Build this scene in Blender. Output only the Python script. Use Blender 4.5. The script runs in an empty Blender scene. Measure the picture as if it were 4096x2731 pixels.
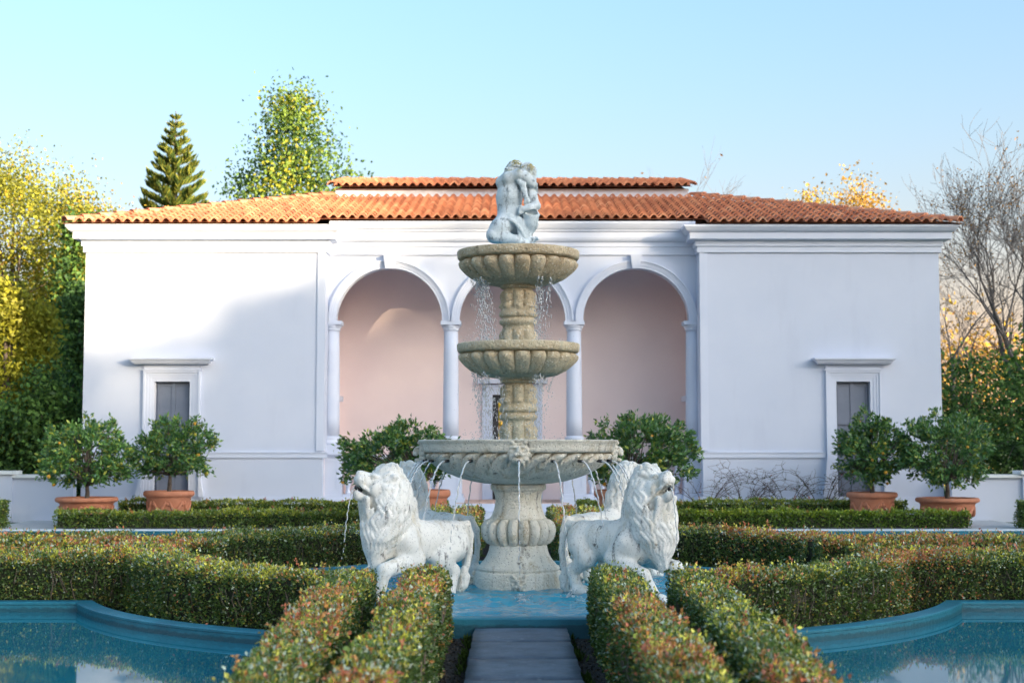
import bpy, math, random
import numpy as np
from mathutils import Vector, Matrix

random.seed(7); RNG = np.random.default_rng(11)
scene = bpy.context.scene
COL = scene.collection
R = math.radians

# ------------------------------------------------------------------ camera
cam_d = bpy.data.cameras.new('camera'); cam = bpy.data.objects.new('camera', cam_d); COL.objects.link(cam)
cam.location = (-0.063, 0.0, 1.5)
cam.rotation_euler = (R(90 + 4.306), 0, R(-0.096))
cam_d.lens = 50; cam_d.sensor_width = 36; cam_d.clip_start = 0.1; cam_d.clip_end = 4000
cam_d.dof.use_dof = True; cam_d.dof.focus_distance = 14.6; cam_d.dof.aperture_fstop = 2.4
scene.camera = cam

# ------------------------------------------------------------------ sky and sun
SUN_EL, SUN_AZ = 10.0, 50.0          # azimuth: degrees from -Y (behind the viewer) towards +X
w = bpy.data.worlds.new('World'); scene.world = w; w.use_nodes = True
nt = w.node_tree; bg = nt.nodes['Background']
sky = nt.nodes.new('ShaderNodeTexSky'); sky.sky_type = 'NISHITA'; sky.sun_disc = False
sky.sun_elevation = R(SUN_EL); sky.sun_rotation = R(180 - SUN_AZ)
sky.altitude = 0; sky.air_density = 1.0; sky.dust_density = 7.0; sky.ozone_density = 3.6
hs = nt.nodes.new('ShaderNodeHueSaturation'); hs.inputs['Saturation'].default_value = 0.88; hs.inputs['Hue'].default_value = 0.482
nt.links.new(sky.outputs[0], hs.inputs['Color'])
# pale haze low in the sky, the same all the way round the horizon
tc = nt.nodes.new('ShaderNodeTexCoord'); sp = nt.nodes.new('ShaderNodeSeparateXYZ'); nt.links.new(tc.outputs['Generated'], sp.inputs[0])
ab = nt.nodes.new('ShaderNodeMath'); ab.operation = 'ABSOLUTE'; nt.links.new(sp.outputs['Z'], ab.inputs[0])
om = nt.nodes.new('ShaderNodeMath'); om.operation = 'SUBTRACT'; om.inputs[0].default_value = 1.0; nt.links.new(ab.outputs[0], om.inputs[1])
pw_ = nt.nodes.new('ShaderNodeMath'); pw_.operation = 'POWER'; pw_.inputs[1].default_value = 9.0; nt.links.new(om.outputs[0], pw_.inputs[0])
hz_ = nt.nodes.new('ShaderNodeMix'); hz_.data_type = 'RGBA'; hz_.blend_type = 'ADD'; nt.links.new(pw_.outputs[0], hz_.inputs['Factor'])
nt.links.new(hs.outputs[0], hz_.inputs['A']); hz_.inputs['B'].default_value = (2.4, 1.45, 0.85, 1); hz_.clamp_result = False
nt.links.new(hz_.outputs['Result'], bg.inputs[0]); bg.inputs[1].default_value = 0.15
to_sun = Vector((math.sin(R(SUN_AZ)) * math.cos(R(SUN_EL)), -math.cos(R(SUN_AZ)) * math.cos(R(SUN_EL)), math.sin(R(SUN_EL))))
sd = bpy.data.lights.new('sun', 'SUN'); sd.energy = 4.4; sd.angle = R(0.6); sd.color = (1.0, 0.78, 0.50)
so = bpy.data.objects.new('sun', sd); COL.objects.link(so)
so.rotation_euler = to_sun.to_track_quat('Z', 'Y').to_euler()
scene.view_settings.view_transform = 'Standard'; scene.view_settings.look = 'None'
scene.view_settings.gamma = 1.0; scene.view_settings.exposure = 2.05
scene.render.engine = 'CYCLES'
scene.cycles.use_denoising = True
scene.cycles.max_bounces = 10; scene.cycles.diffuse_bounces = 8; scene.cycles.glossy_bounces = 4; scene.cycles.transmission_bounces = 6; scene.cycles.transparent_max_bounces = 8
scene.cycles.caustics_reflective = False; scene.cycles.caustics_refractive = False
scene.cycles.sample_clamp_indirect = 6.0

# ------------------------------------------------------------------ materials
def _n(t, ty, **kw):
    n = t.nodes.new(ty)
    for k, v in kw.items(): setattr(n, k, v)
    return n
def ramp(t, stops):
    r = _n(t, 'ShaderNodeValToRGB'); e = r.color_ramp.elements
    e[0].position, e[0].color = stops[0][0], (*stops[0][1], 1)
    e[1].position, e[1].color = stops[-1][0], (*stops[-1][1], 1)
    for p, c in stops[1:-1]:
        q = e.new(p); q.color = (*c, 1)
    return r
def noise(t, co, scale, detail=4, rough=.55):
    n = _n(t, 'ShaderNodeTexNoise'); n.inputs['Scale'].default_value = scale
    n.inputs['Detail'].default_value = detail; n.inputs['Roughness'].default_value = rough
    t.links.new(co, n.inputs['Vector']); return n
def new_mat(name, rough=.6):
    m = bpy.data.materials.new(name); m.use_nodes = True
    t = m.node_tree; b = t.nodes['Principled BSDF']; b.inputs['Roughness'].default_value = rough
    co = _n(t, 'ShaderNodeTexCoord').outputs['Object']
    return m, t, b, co
def surf(name, stops, scale=3, rough=.6, bump=0., bscale=40, detail=5, spec=.5, stain=None, speck=None, streak=None, geo=False, bdist=.02):
    """noise-coloured surface; stain=(colour, scale, threshold, amount); speck=(colour, threshold)"""
    m, t, b, co = new_mat(name, rough)
    if geo: co = _n(t, 'ShaderNodeNewGeometry').outputs['Position']
    b.inputs['Specular IOR Level'].default_value = spec
    n = noise(t, co, scale, detail); r = ramp(t, stops); t.links.new(n.outputs['Fac'], r.inputs['Fac'])
    col = r.outputs['Color']
    def over(col, fac, c):
        mx = _n(t, 'ShaderNodeMix', data_type='RGBA'); t.links.new(fac, mx.inputs['Factor'])
        t.links.new(col, mx.inputs['A']); mx.inputs['B'].default_value = (*c, 1); return mx.outputs['Result']
    for s in (stain or []):
        c, sc, th, am = s
        n2 = noise(t, co, sc, 6, .65); r2 = ramp(t, [(th, (0, 0, 0)), (min(th + .12, 1), (am,) * 3)])
        t.links.new(n2.outputs['Fac'], r2.inputs['Fac']); col = over(col, r2.outputs['Color'], c)
    for s in (streak or []):
        c, sc, th, am = s
        mp = _n(t, 'ShaderNodeMapping'); mp.inputs['Scale'].default_value = (sc, sc, sc * .16); t.links.new(co, mp.inputs[0])
        n2 = noise(t, mp.outputs[0], 1.0, 5, .6); r2 = ramp(t, [(th, (0, 0, 0)), (min(th + .10, 1), (am,) * 3)])
        n4 = noise(t, co, 38, 3, .7); mu = _n(t, 'ShaderNodeMix', data_type='RGBA', blend_type='MULTIPLY'); mu.inputs['Factor'].default_value = 1
        r4 = ramp(t, [(.40, (.15,) * 3), (.55, (1,) * 3)]); t.links.new(n4.outputs['Fac'], r4.inputs['Fac'])
        t.links.new(n2.outputs['Fac'], r2.inputs['Fac']); t.links.new(r2.outputs[0], mu.inputs['A']); t.links.new(r4.outputs[0], mu.inputs['B']); col = over(col, mu.outputs['Result'], c)
    for s in (speck or []):
        c, sc, th, am = s
        v = _n(t, 'ShaderNodeTexVoronoi'); v.inputs['Scale'].default_value = sc; t.links.new(co, v.inputs['Vector'])
        r2 = ramp(t, [(th * .6, (am,) * 3), (th, (0, 0, 0))]); t.links.new(v.outputs['Distance'], r2.inputs['Fac'])
        col = over(col, r2.outputs['Color'], c)
    t.links.new(col, b.inputs['Base Color'])
    if bump:
        n3 = noise(t, co, bscale, 6, .6); bp = _n(t, 'ShaderNodeBump'); bp.inputs['Strength'].default_value = bump
        bp.inputs['Distance'].default_value = bdist; t.links.new(n3.outputs['Fac'], bp.inputs['Height'])
        t.links.new(bp.outputs['Normal'], b.inputs['Normal'])
    return m
def leaf_mat(name, rough=.45, trans=.25, spec=.35):
    m, t, b, co = new_mat(name, rough); b.inputs['Specular IOR Level'].default_value = spec
    a = _n(t, 'ShaderNodeAttribute', attribute_name='col')
    t.links.new(a.outputs['Color'], b.inputs['Base Color'])
    tr = _n(t, 'ShaderNodeBsdfTranslucent'); t.links.new(a.outputs['Color'], tr.inputs['Color'])
    mx = _n(t, 'ShaderNodeMixShader'); mx.inputs['Fac'].default_value = trans
    out = t.nodes['Material Output']
    t.links.new(b.outputs[0], mx.inputs[1]); t.links.new(tr.outputs[0], mx.inputs[2]); t.links.new(mx.outputs[0], out.inputs['Surface'])
    return m

M = {}
M['wall'] = surf('white_render', [(.3, (.53, .585, .70)), (.7, (.575, .625, .735))], .8, .75, .12, 60, geo=True, stain=[((.50, .555, .68), 1.1, .60, .35)], streak=[((.47, .51, .62), 2.2, .56, .3)])
M['trim'] = surf('white_moulding', [(.3, (.555, .61, .73)), (.7, (.60, .65, .76))], 1.5, .6, .05, 60, geo=True)
M['pink'] = surf('pink_render', [(.3, (.80, .67, .66)), (.7, (.85, .72, .70))], 1.0, .8, .1, 50, geo=True)
M['door'] = surf('grey_door_paint', [(.3, (.135, .165, .225)), (.7, (.165, .195, .26))], 4, .45, .04, 80)
M['door_dark'] = surf('dark_timber', [(.3, (.02, .02, .025)), (.7, (.03, .03, .035))], 4, .5)
M['tile'] = None
M['paver'] = surf('terracotta_paver', [(.3, (.55, .38, .31)), (.7, (.66, .48, .40))], 5, .7, .15, 50)
M['terracotta'] = surf('terracotta', [(.25, (.40, .15, .08)), (.75, (.52, .22, .125))], 5, .75, .25, 45, stain=[((.55, .34, .25), 7, .6, .5), ((.22, .09, .06), 4, .62, .5)])
M['kerb'] = surf('blue_painted_concrete', [(.3, (.010, .125, .18)), (.7, (.018, .19, .26))], 4, .45, .35, 25, geo=True, stain=[((.06, .26, .34), 6, .60, .5), ((.008, .05, .07), 9, .63, .8)])
def waterline(m):
    t = m.node_tree; b = t.nodes['Principled BSDF']; src = b.inputs['Base Color'].links[0].from_socket
    pos = _n(t, 'ShaderNodeNewGeometry').outputs['Position']; sx = _n(t, 'ShaderNodeSeparateXYZ'); t.links.new(pos, sx.inputs[0])
    n = noise(t, pos, 14, 4, .6); ad = _n(t, 'ShaderNodeMath', operation='MULTIPLY_ADD'); t.links.new(n.outputs['Fac'], ad.inputs[0]); ad.inputs[1].default_value = .05; t.links.new(sx.outputs['Z'], ad.inputs[2])
    mr = _n(t, 'ShaderNodeMapRange'); mr.inputs[1].default_value = .045; mr.inputs[2].default_value = .03; t.links.new(ad.outputs[0], mr.inputs[0])
    mx = _n(t, 'ShaderNodeMix', data_type='RGBA'); mu = _n(t, 'ShaderNodeMath', operation='MULTIPLY'); mu.inputs[1].default_value = .75; t.links.new(mr.outputs[0], mu.inputs[0]); t.links.new(mu.outputs[0], mx.inputs['Factor'])
    t.links.new(src, mx.inputs['A']); mx.inputs['B'].default_value = (.006, .06, .085, 1); t.links.new(mx.outputs['Result'], b.inputs['Base Color'])
waterline(M['kerb'])
M['kerb_white'] = surf('white_coping', [(.3, (.62, .66, .68)), (.7, (.76, .79, .80))], 3, .6, .2, 25, geo=True)
M['slab'] = surf('slate_slab', [(.25, (.045, .062, .09)), (.75, (.145, .178, .225))], 3.5, .55, .6, 16, geo=True, stain=[((.34, .37, .40), 18, .58, .6), ((.05, .06, .075), 9, .55, .6), ((.08, .09, .04), 5, .64, .5)])
M['soil'] = surf('dark_soil', [(.3, (.012, .010, .009)), (.7, (.045, .036, .030))], 30, .95, 1.0, 30, geo=True, speck=[((.16, .13, .10), 45, .13, .7)])
M['paving'] = surf('pale_paving', [(.3, (.38, .39, .40)), (.7, (.50, .51, .52))], 6, .8, .2, 40, geo=True)
M['lawn'] = surf('lawn', [(.3, (.035, .07, .02)), (.7, (.07, .11, .03))], 2, .9, .5, 40, geo=True)
M['stone'] = surf('cream_stone', [(.3, (.60, .58, .50)), (.7, (.76, .74, .66))], 4, .7, .8, 40, bdist=.03, stain=[((.36, .32, .20), 3.5, .57, .55), ((.035, .03, .025), 5.5, .665, .9)], streak=[((.03, .026, .02), 9, .60, .85), ((.34, .25, .11), 7, .55, .55)], speck=[((.10, .095, .09), 32, .21, .8), ((.85, .84, .80), 36, .22, .5)])
M['lion'] = surf('lion_stone', [(.3, (.70, .70, .66)), (.7, (.82, .82, .78))], 3, .7, .3, 90, stain=[((.52, .47, .34), 4, .58, .5), ((.40, .41, .40), 30, .55, .55)], streak=[((.045, .045, .045), 12, .565, .9), ((.46, .40, .27), 7, .54, .5)], speck=[((.20, .21, .22), 36, .21, .75)])
M['ochre'] = surf('ochre_stone', [(.3, (.48, .37, .23)), (.7, (.70, .59, .41))], 6, .7, 1.0, 34, bdist=.035, stain=[((.16, .15, .08), 4, .60, .6)], streak=[((.06, .045, .02), 9, .58, .7)], speck=[((.74, .70, .60), 27, .30, .8), ((.16, .11, .06), 33, .22, .7)])
M['midstone'] = surf('ochre_grey_stone', [(.3, (.50, .40, .25)), (.7, (.72, .63, .45))], 6, .7, 1.0, 34, bdist=.035, stain=[((.36, .36, .27), 3, .54, .7)], streak=[((.07, .055, .03), 9, .60, .6)], speck=[((.76, .74, .66), 27, .28, .75), ((.18, .14, .08), 33, .22, .7)])
M['bark'] = surf('bark', [(.3, (.07, .055, .045)), (.7, (.16, .13, .11))], 9, .9, .7, 20)
M['bark_pale'] = surf('pale_bark', [(.3, (.075, .07, .075)), (.7, (.15, .14, .14))], 7, .9, .5, 20)
M['cane'] = surf('rose_cane', [(.3, (.06, .05, .05)), (.7, (.13, .10, .09))], 9, .8)
M['core'] = surf('hedge_shade_core', [(.3, (.016, .020, .010)), (.7, (.035, .040, .018))], 25, .95, .6, 40, geo=True)
M['twig'] = surf('hedge_twigs', [(.3, (.10, .075, .055)), (.7, (.20, .16, .12))], 20, .9)
M['pipe'] = surf('black_pipe', [(.3, (.01, .012, .015)), (.7, (.02, .022, .025))], 8, .3)
M['orange'] = surf('citrus_skin', [(.3, (.55, .22, .015)), (.7, (.62, .34, .03))], 3, .45, .2, 120)
M['orange_green'] = surf('unripe_citrus_skin', [(.3, (.22, .25, .03)), (.7, (.42, .36, .04))], 3, .45, .2, 120)
M['hedge_leaf'] = leaf_mat('hedge_leaf', .33, .2, .6)
M['leaf'] = leaf_mat('citrus_leaf', .35, .2, .5)
M['tree_leaf'] = leaf_mat('tree_leaf', .55, .35, .25)

def statue_mat():
    m = surf('weathered_marble', [(.3, (.46, .54, .58)), (.7, (.70, .76, .79))], 5, .65, .3, 70,
             stain=[((.10, .135, .16), 11, .54, .8)], streak=[((.05, .065, .08), 14, .58, .75)], speck=[((.08, .10, .12), 60, .20, .75)])
    t = m.node_tree; b = t.nodes['Principled BSDF']; src = b.inputs['Base Color'].links[0].from_socket
    co = [n for n in t.nodes if n.type == 'TEX_COORD'][0].outputs['Object']
    sx = _n(t, 'ShaderNodeSeparateXYZ'); t.links.new(co, sx.inputs[0])
    mr = _n(t, 'ShaderNodeMapRange'); mr.inputs[1].default_value = .80; mr.inputs[2].default_value = .95; t.links.new(sx.outputs['Z'], mr.inputs[0])
    n = noise(t, co, 16, 6, .7); r = ramp(t, [(.47, (0, 0, 0)), (.58, (1, 1, 1))]); t.links.new(n.outputs['Fac'], r.inputs['Fac'])
    mu = _n(t, 'ShaderNodeMath', operation='MULTIPLY'); t.links.new(mr.outputs[0], mu.inputs[0]); t.links.new(r.outputs[0], mu.inputs[1])
    mx = _n(t, 'ShaderNodeMix', data_type='RGBA'); t.links.new(mu.outputs[0], mx.inputs['Factor']); t.links.new(src, mx.inputs['A'])
    mx.inputs['B'].default_value = (.26, .22, .04, 1); t.links.new(mx.outputs['Result'], b.inputs['Base Color'])
    return m
M['statue'] = statue_mat()
def tile_mat():
    m, t, b, co = new_mat('clay_tile', .75)
    oi = _n(t, 'ShaderNodeObjectInfo'); pos = _n(t, 'ShaderNodeNewGeometry').outputs['Position']
    vm = _n(t, 'ShaderNodeVectorMath', operation='MULTIPLY_ADD'); vm.inputs[1].default_value = (1 / .2085, 1 / (.335 * .9605), 0); vm.inputs[2].default_value = (.5, -94.87 + .3, 0); t.links.new(pos, vm.inputs[0])
    fl_ = _n(t, 'ShaderNodeVectorMath', operation='FLOOR'); t.links.new(vm.outputs[0], fl_.inputs[0])
    v = _n(t, 'ShaderNodeTexWhiteNoise'); t.links.new(fl_.outputs[0], v.inputs['Vector'])      # one tone for each tile
    sep = _n(t, 'ShaderNodeSeparateColor'); t.links.new(v.outputs['Color'], sep.inputs[0])
    r = ramp(t, [(0, (.40, .15, .085)), (.35, (.50, .20, .11)), (.8, (.57, .245, .135)), (1, (.64, .33, .20))]); t.links.new(sep.outputs[0], r.inputs['Fac'])
    n = noise(t, pos, 9, 5); r2 = ramp(t, [(.58, (0, 0, 0)), (.75, (.55, .55, .55))]); t.links.new(n.outputs['Fac'], r2.inputs['Fac'])
    mx = _n(t, 'ShaderNodeMix', data_type='RGBA'); t.links.new(r2.outputs[0], mx.inputs['Factor']); t.links.new(r.outputs[0], mx.inputs['A'])
    mx.inputs['B'].default_value = (.22, .12, .08, 1); t.links.new(mx.outputs['Result'], b.inputs['Base Color'])
    return m
M['tile'] = tile_mat()
def water_mat(name, c, bump, scale, rough=.03, foam=False):
    m, t, b, co = new_mat(name, rough)
    pos = _n(t, 'ShaderNodeNewGeometry').outputs['Position']
    n0 = noise(t, pos, .9, 3); r = ramp(t, [(.3, tuple(x * .75 for x in c)), (.7, c)]); t.links.new(n0.outputs['Fac'], r.inputs['Fac'])
    t.links.new(r.outputs[0], b.inputs['Base Color'])
    b.inputs['IOR'].default_value = 1.33
    mp = _n(t, 'ShaderNodeMapping'); mp.inputs['Scale'].default_value = (1, 1.0, 1); t.links.new(pos, mp.inputs[0])
    n = noise(t, mp.outputs[0], scale, 4, .6); bp = _n(t, 'ShaderNodeBump'); bp.inputs['Strength'].default_value = bump; bp.inputs['Distance'].default_value = .03
    t.links.new(n.outputs['Fac'], bp.inputs['Height']); t.links.new(bp.outputs['Normal'], b.inputs['Normal'])
    return m
M['pool'] = water_mat('still_pool_water', (.016, .20, .265), .003, 1.2, .03)
M['basin_water'] = water_mat('rippled_basin_water', (.018, .27, .40), .6, 9, .05)
def jet_mat():
    m, t, b, co = new_mat('falling_water', .05)
    b.inputs['Base Color'].default_value = (.92, .96, 1, 1); b.inputs['IOR'].default_value = 1.33
    b.inputs['Transmission Weight'].default_value = .55
    return m
M['jet'] = jet_mat()

# ------------------------------------------------------------------ mesh helpers
def link(o, parent=None):
    COL.objects.link(o)
    if parent: o.parent = parent
    return o
def tag(o, label=None, cat=None, group=None, kind=None):
    if label: o['label'] = label
    if cat: o['category'] = cat
    if group: o['group'] = group
    if kind: o['kind'] = kind
    return o
def empty(name, loc=(0, 0, 0), rz=0.):
    o = bpy.data.objects.new(name, None); o.location = loc; o.rotation_euler = (0, 0, rz); o.empty_display_size = .2
    return link(o)
def thing(name, label, cat, loc=(0, 0, 0), rz=0., group=None):
    return tag(empty(name, loc, rz), label, cat, group)
def obj(name, mesh, parent=None, loc=None, rot=None):
    o = bpy.data.objects.new(name, mesh); link(o, parent)
    if loc is not None: o.location = loc
    if rot is not None: o.rotation_euler = rot
    return o
def np_mesh(name, V, F, mat, smooth=False, col=None):
    """V (n,3); F (m,k) fixed-size faces"""
    V = np.asarray(V, np.float32); F = np.asarray(F, np.int32); k = F.shape[1]; nf = len(F)
    me = bpy.data.meshes.new(name)
    me.vertices.add(len(V)); me.vertices.foreach_set('co', V.ravel())
    me.loops.add(nf * k); me.loops.foreach_set('vertex_index', F.ravel())
    me.polygons.add(nf); me.polygons.foreach_set('loop_start', np.arange(0, nf * k, k, dtype=np.int32))
    if smooth: me.polygons.foreach_set('use_smooth', np.ones(nf, bool))
    me.update(calc_edges=True)
    if col is not None:
        a = me.color_attributes.new('col', 'FLOAT_COLOR', 'POINT')
        c4 = np.ones((len(V), 4), np.float32); c4[:, :3] = col; a.data.foreach_set('color', c4.ravel())
    me.materials.append(mat)
    return me
class MB:
    def __init__(s): s.v = []; s.f = []
    def add(s, V, F):
        o = len(s.v); s.v += [tuple(p) for p in V]; s.f += [tuple(i + o for i in q) for q in F]; return s
    def box(s, x0, x1, y0, y1, z0, z1):
        return s.add([(x0, y0, z0), (x1, y0, z0), (x1, y1, z0), (x0, y1, z0), (x0, y0, z1), (x1, y0, z1), (x1, y1, z1), (x0, y1, z1)],
                     [(3, 2, 1, 0), (4, 5, 6, 7), (0, 1, 5, 4), (1, 2, 6, 5), (2, 3, 7, 6), (3, 0, 4, 7)])
    def lathe(s, prof, n=24, c=(0, 0, 0), cap=True):
        V = []; F = []
        for r, z in prof:
            for i in range(n):
                a = 2 * math.pi * i / n; V.append((c[0] + r * math.cos(a), c[1] + r * math.sin(a), c[2] + z))
        for j in range(len(prof) - 1):
            for i in range(n):
                i2 = (i + 1) % n; F.append((j * n + i, j * n + i2, (j + 1) * n + i2, (j + 1) * n + i))
        if cap:
            F.append(tuple(reversed(range(n)))); F.append(tuple(range((len(prof) - 1) * n, len(prof) * n)))
        return s.add(V, F)
    def tube(s, pts, rad, n=6, cap=True):
        pts = [Vector(p) for p in pts]; V = []; F = []; up = Vector((0, 0, 1))
        for i, p in enumerate(pts):
            d = (pts[min(i + 1, len(pts) - 1)] - pts[max(i - 1, 0)]).normalized()
            a = d.cross(up if abs(d.z) < .93 else Vector((1, 0, 0))).normalized(); b = d.cross(a)
            r = rad[i] if isinstance(rad, (list, tuple)) else rad
            for k in range(n):
                t = 2 * math.pi * k / n; V.append(p + a * (r * math.cos(t)) + b * (r * math.sin(t)))
        for j in range(len(pts) - 1):
            for k in range(n):
                k2 = (k + 1) % n; F.append((j * n + k, (j + 1) * n + k, (j + 1) * n + k2, j * n + k2))
        if cap: F.append(tuple(range(n))); F.append(tuple(reversed(range((len(pts) - 1) * n, len(pts) * n))))
        return s.add(V, F)
    def sweep(s, path, prof, closed=False):
        """sweep (offset,z) profile along xy path; offset goes to the right of travel; mitred"""
        n = len(path); P = [Vector((p[0], p[1])) for p in path]; V = []; F = []
        for i in range(n):
            if closed: a, b = P[i - 1], P[(i + 1) % n]
            else: a, b = P[max(i - 1, 0)], P[min(i + 1, n - 1)]
            d1 = (P[i] - a) if (P[i] - a).length > 1e-9 else (b - P[i]); d2 = (b - P[i]) if (b - P[i]).length > 1e-9 else d1
            d1.normalize(); d2.normalize(); n1 = Vector((d1.y, -d1.x)); n2 = Vector((d2.y, -d2.x))
            m = (n1 + n2); m = m / max(m.dot(n1), .2)
            for o, z in prof: q = P[i] + m * o; V.append((q.x, q.y, z))
        k = len(prof); seg = n if closed else n - 1
        for i in range(seg):
            i2 = (i + 1) % n
            for j in range(k):
                j2 = (j + 1) % k; F.append((i * k + j, i2 * k + j, i2 * k + j2, i * k + j2))
        if not closed: F.append(tuple(reversed(range(k)))); F.append(tuple(range((n - 1) * k, n * k)))
        return s.add(V, F)
    def mesh(s, name, mat, smooth=False):
        me = bpy.data.meshes.new(name); me.from_pydata(s.v, [], s.f)
        if smooth: me.polygons.foreach_set('use_smooth', [True] * len(me.polygons))
        me.materials.append(mat); me.update(); return me
    def build(s, name, mat, parent=None, smooth=False, loc=None, rot=None):
        return obj(name, s.mesh(name, mat, smooth), parent, loc, rot)
def smooth_by_angle(o, ang=35):
    me = o.data; me.polygons.foreach_set('use_smooth', [True] * len(me.polygons)); me.set_sharp_from_angle(angle=R(ang)); return o

def vnoise(P, f, seed=0):
    Q = np.asarray(P, np.float64) * f + seed * 13.37; I = np.floor(Q).astype(np.int64); u = Q - I; u = u * u * (3 - 2 * u)
    def h(i, j, k):
        n = (i * 73856093) ^ (j * 19349663) ^ (k * 83492791); n = (n ^ (n >> 13)) * 1274126177; return ((n ^ (n >> 16)) & 0xffff) / 65535.
    x, y, z = I[:, 0], I[:, 1], I[:, 2]; a, b, c = u[:, 0], u[:, 1], u[:, 2]
    l = lambda p, q, t: p + (q - p) * t
    return l(l(l(h(x, y, z), h(x + 1, y, z), a), l(h(x, y + 1, z), h(x + 1, y + 1, z), a), b),
             l(l(h(x, y, z + 1), h(x + 1, y, z + 1), a), l(h(x, y + 1, z + 1), h(x + 1, y + 1, z + 1), a), b), c)
def unit(v): return v / np.maximum(np.linalg.norm(v, axis=1, keepdims=True), 1e-9)
def leaves_mesh(name, P, N, L, W, C, mat, fold=.25):
    """folded leaf of two triangles at each P, pointing along N-ish; C colours"""
    n = len(P); d = unit(N); r = unit(RNG.normal(size=(n, 3))); s = unit(np.cross(d, r)); up = np.cross(s, d)
    L = np.broadcast_to(np.asarray(L, float).reshape(-1, 1), (n, 1)); W = np.broadcast_to(np.asarray(W, float).reshape(-1, 1), (n, 1))
    mid = P + d * L * .45 + up * L * fold
    V = np.stack([P, mid + s * W * .5, P + d * L, mid - s * W * .5], 1).reshape(-1, 3)
    b = np.arange(n)[:, None] * 4
    F = np.concatenate([b + np.array([[0, 1, 2]]), b + np.array([[0, 2, 3]])], 0)
    return np_mesh(name, V, F, mat, False, np.repeat(np.clip(C, 0, 1), 4, 0))

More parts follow.
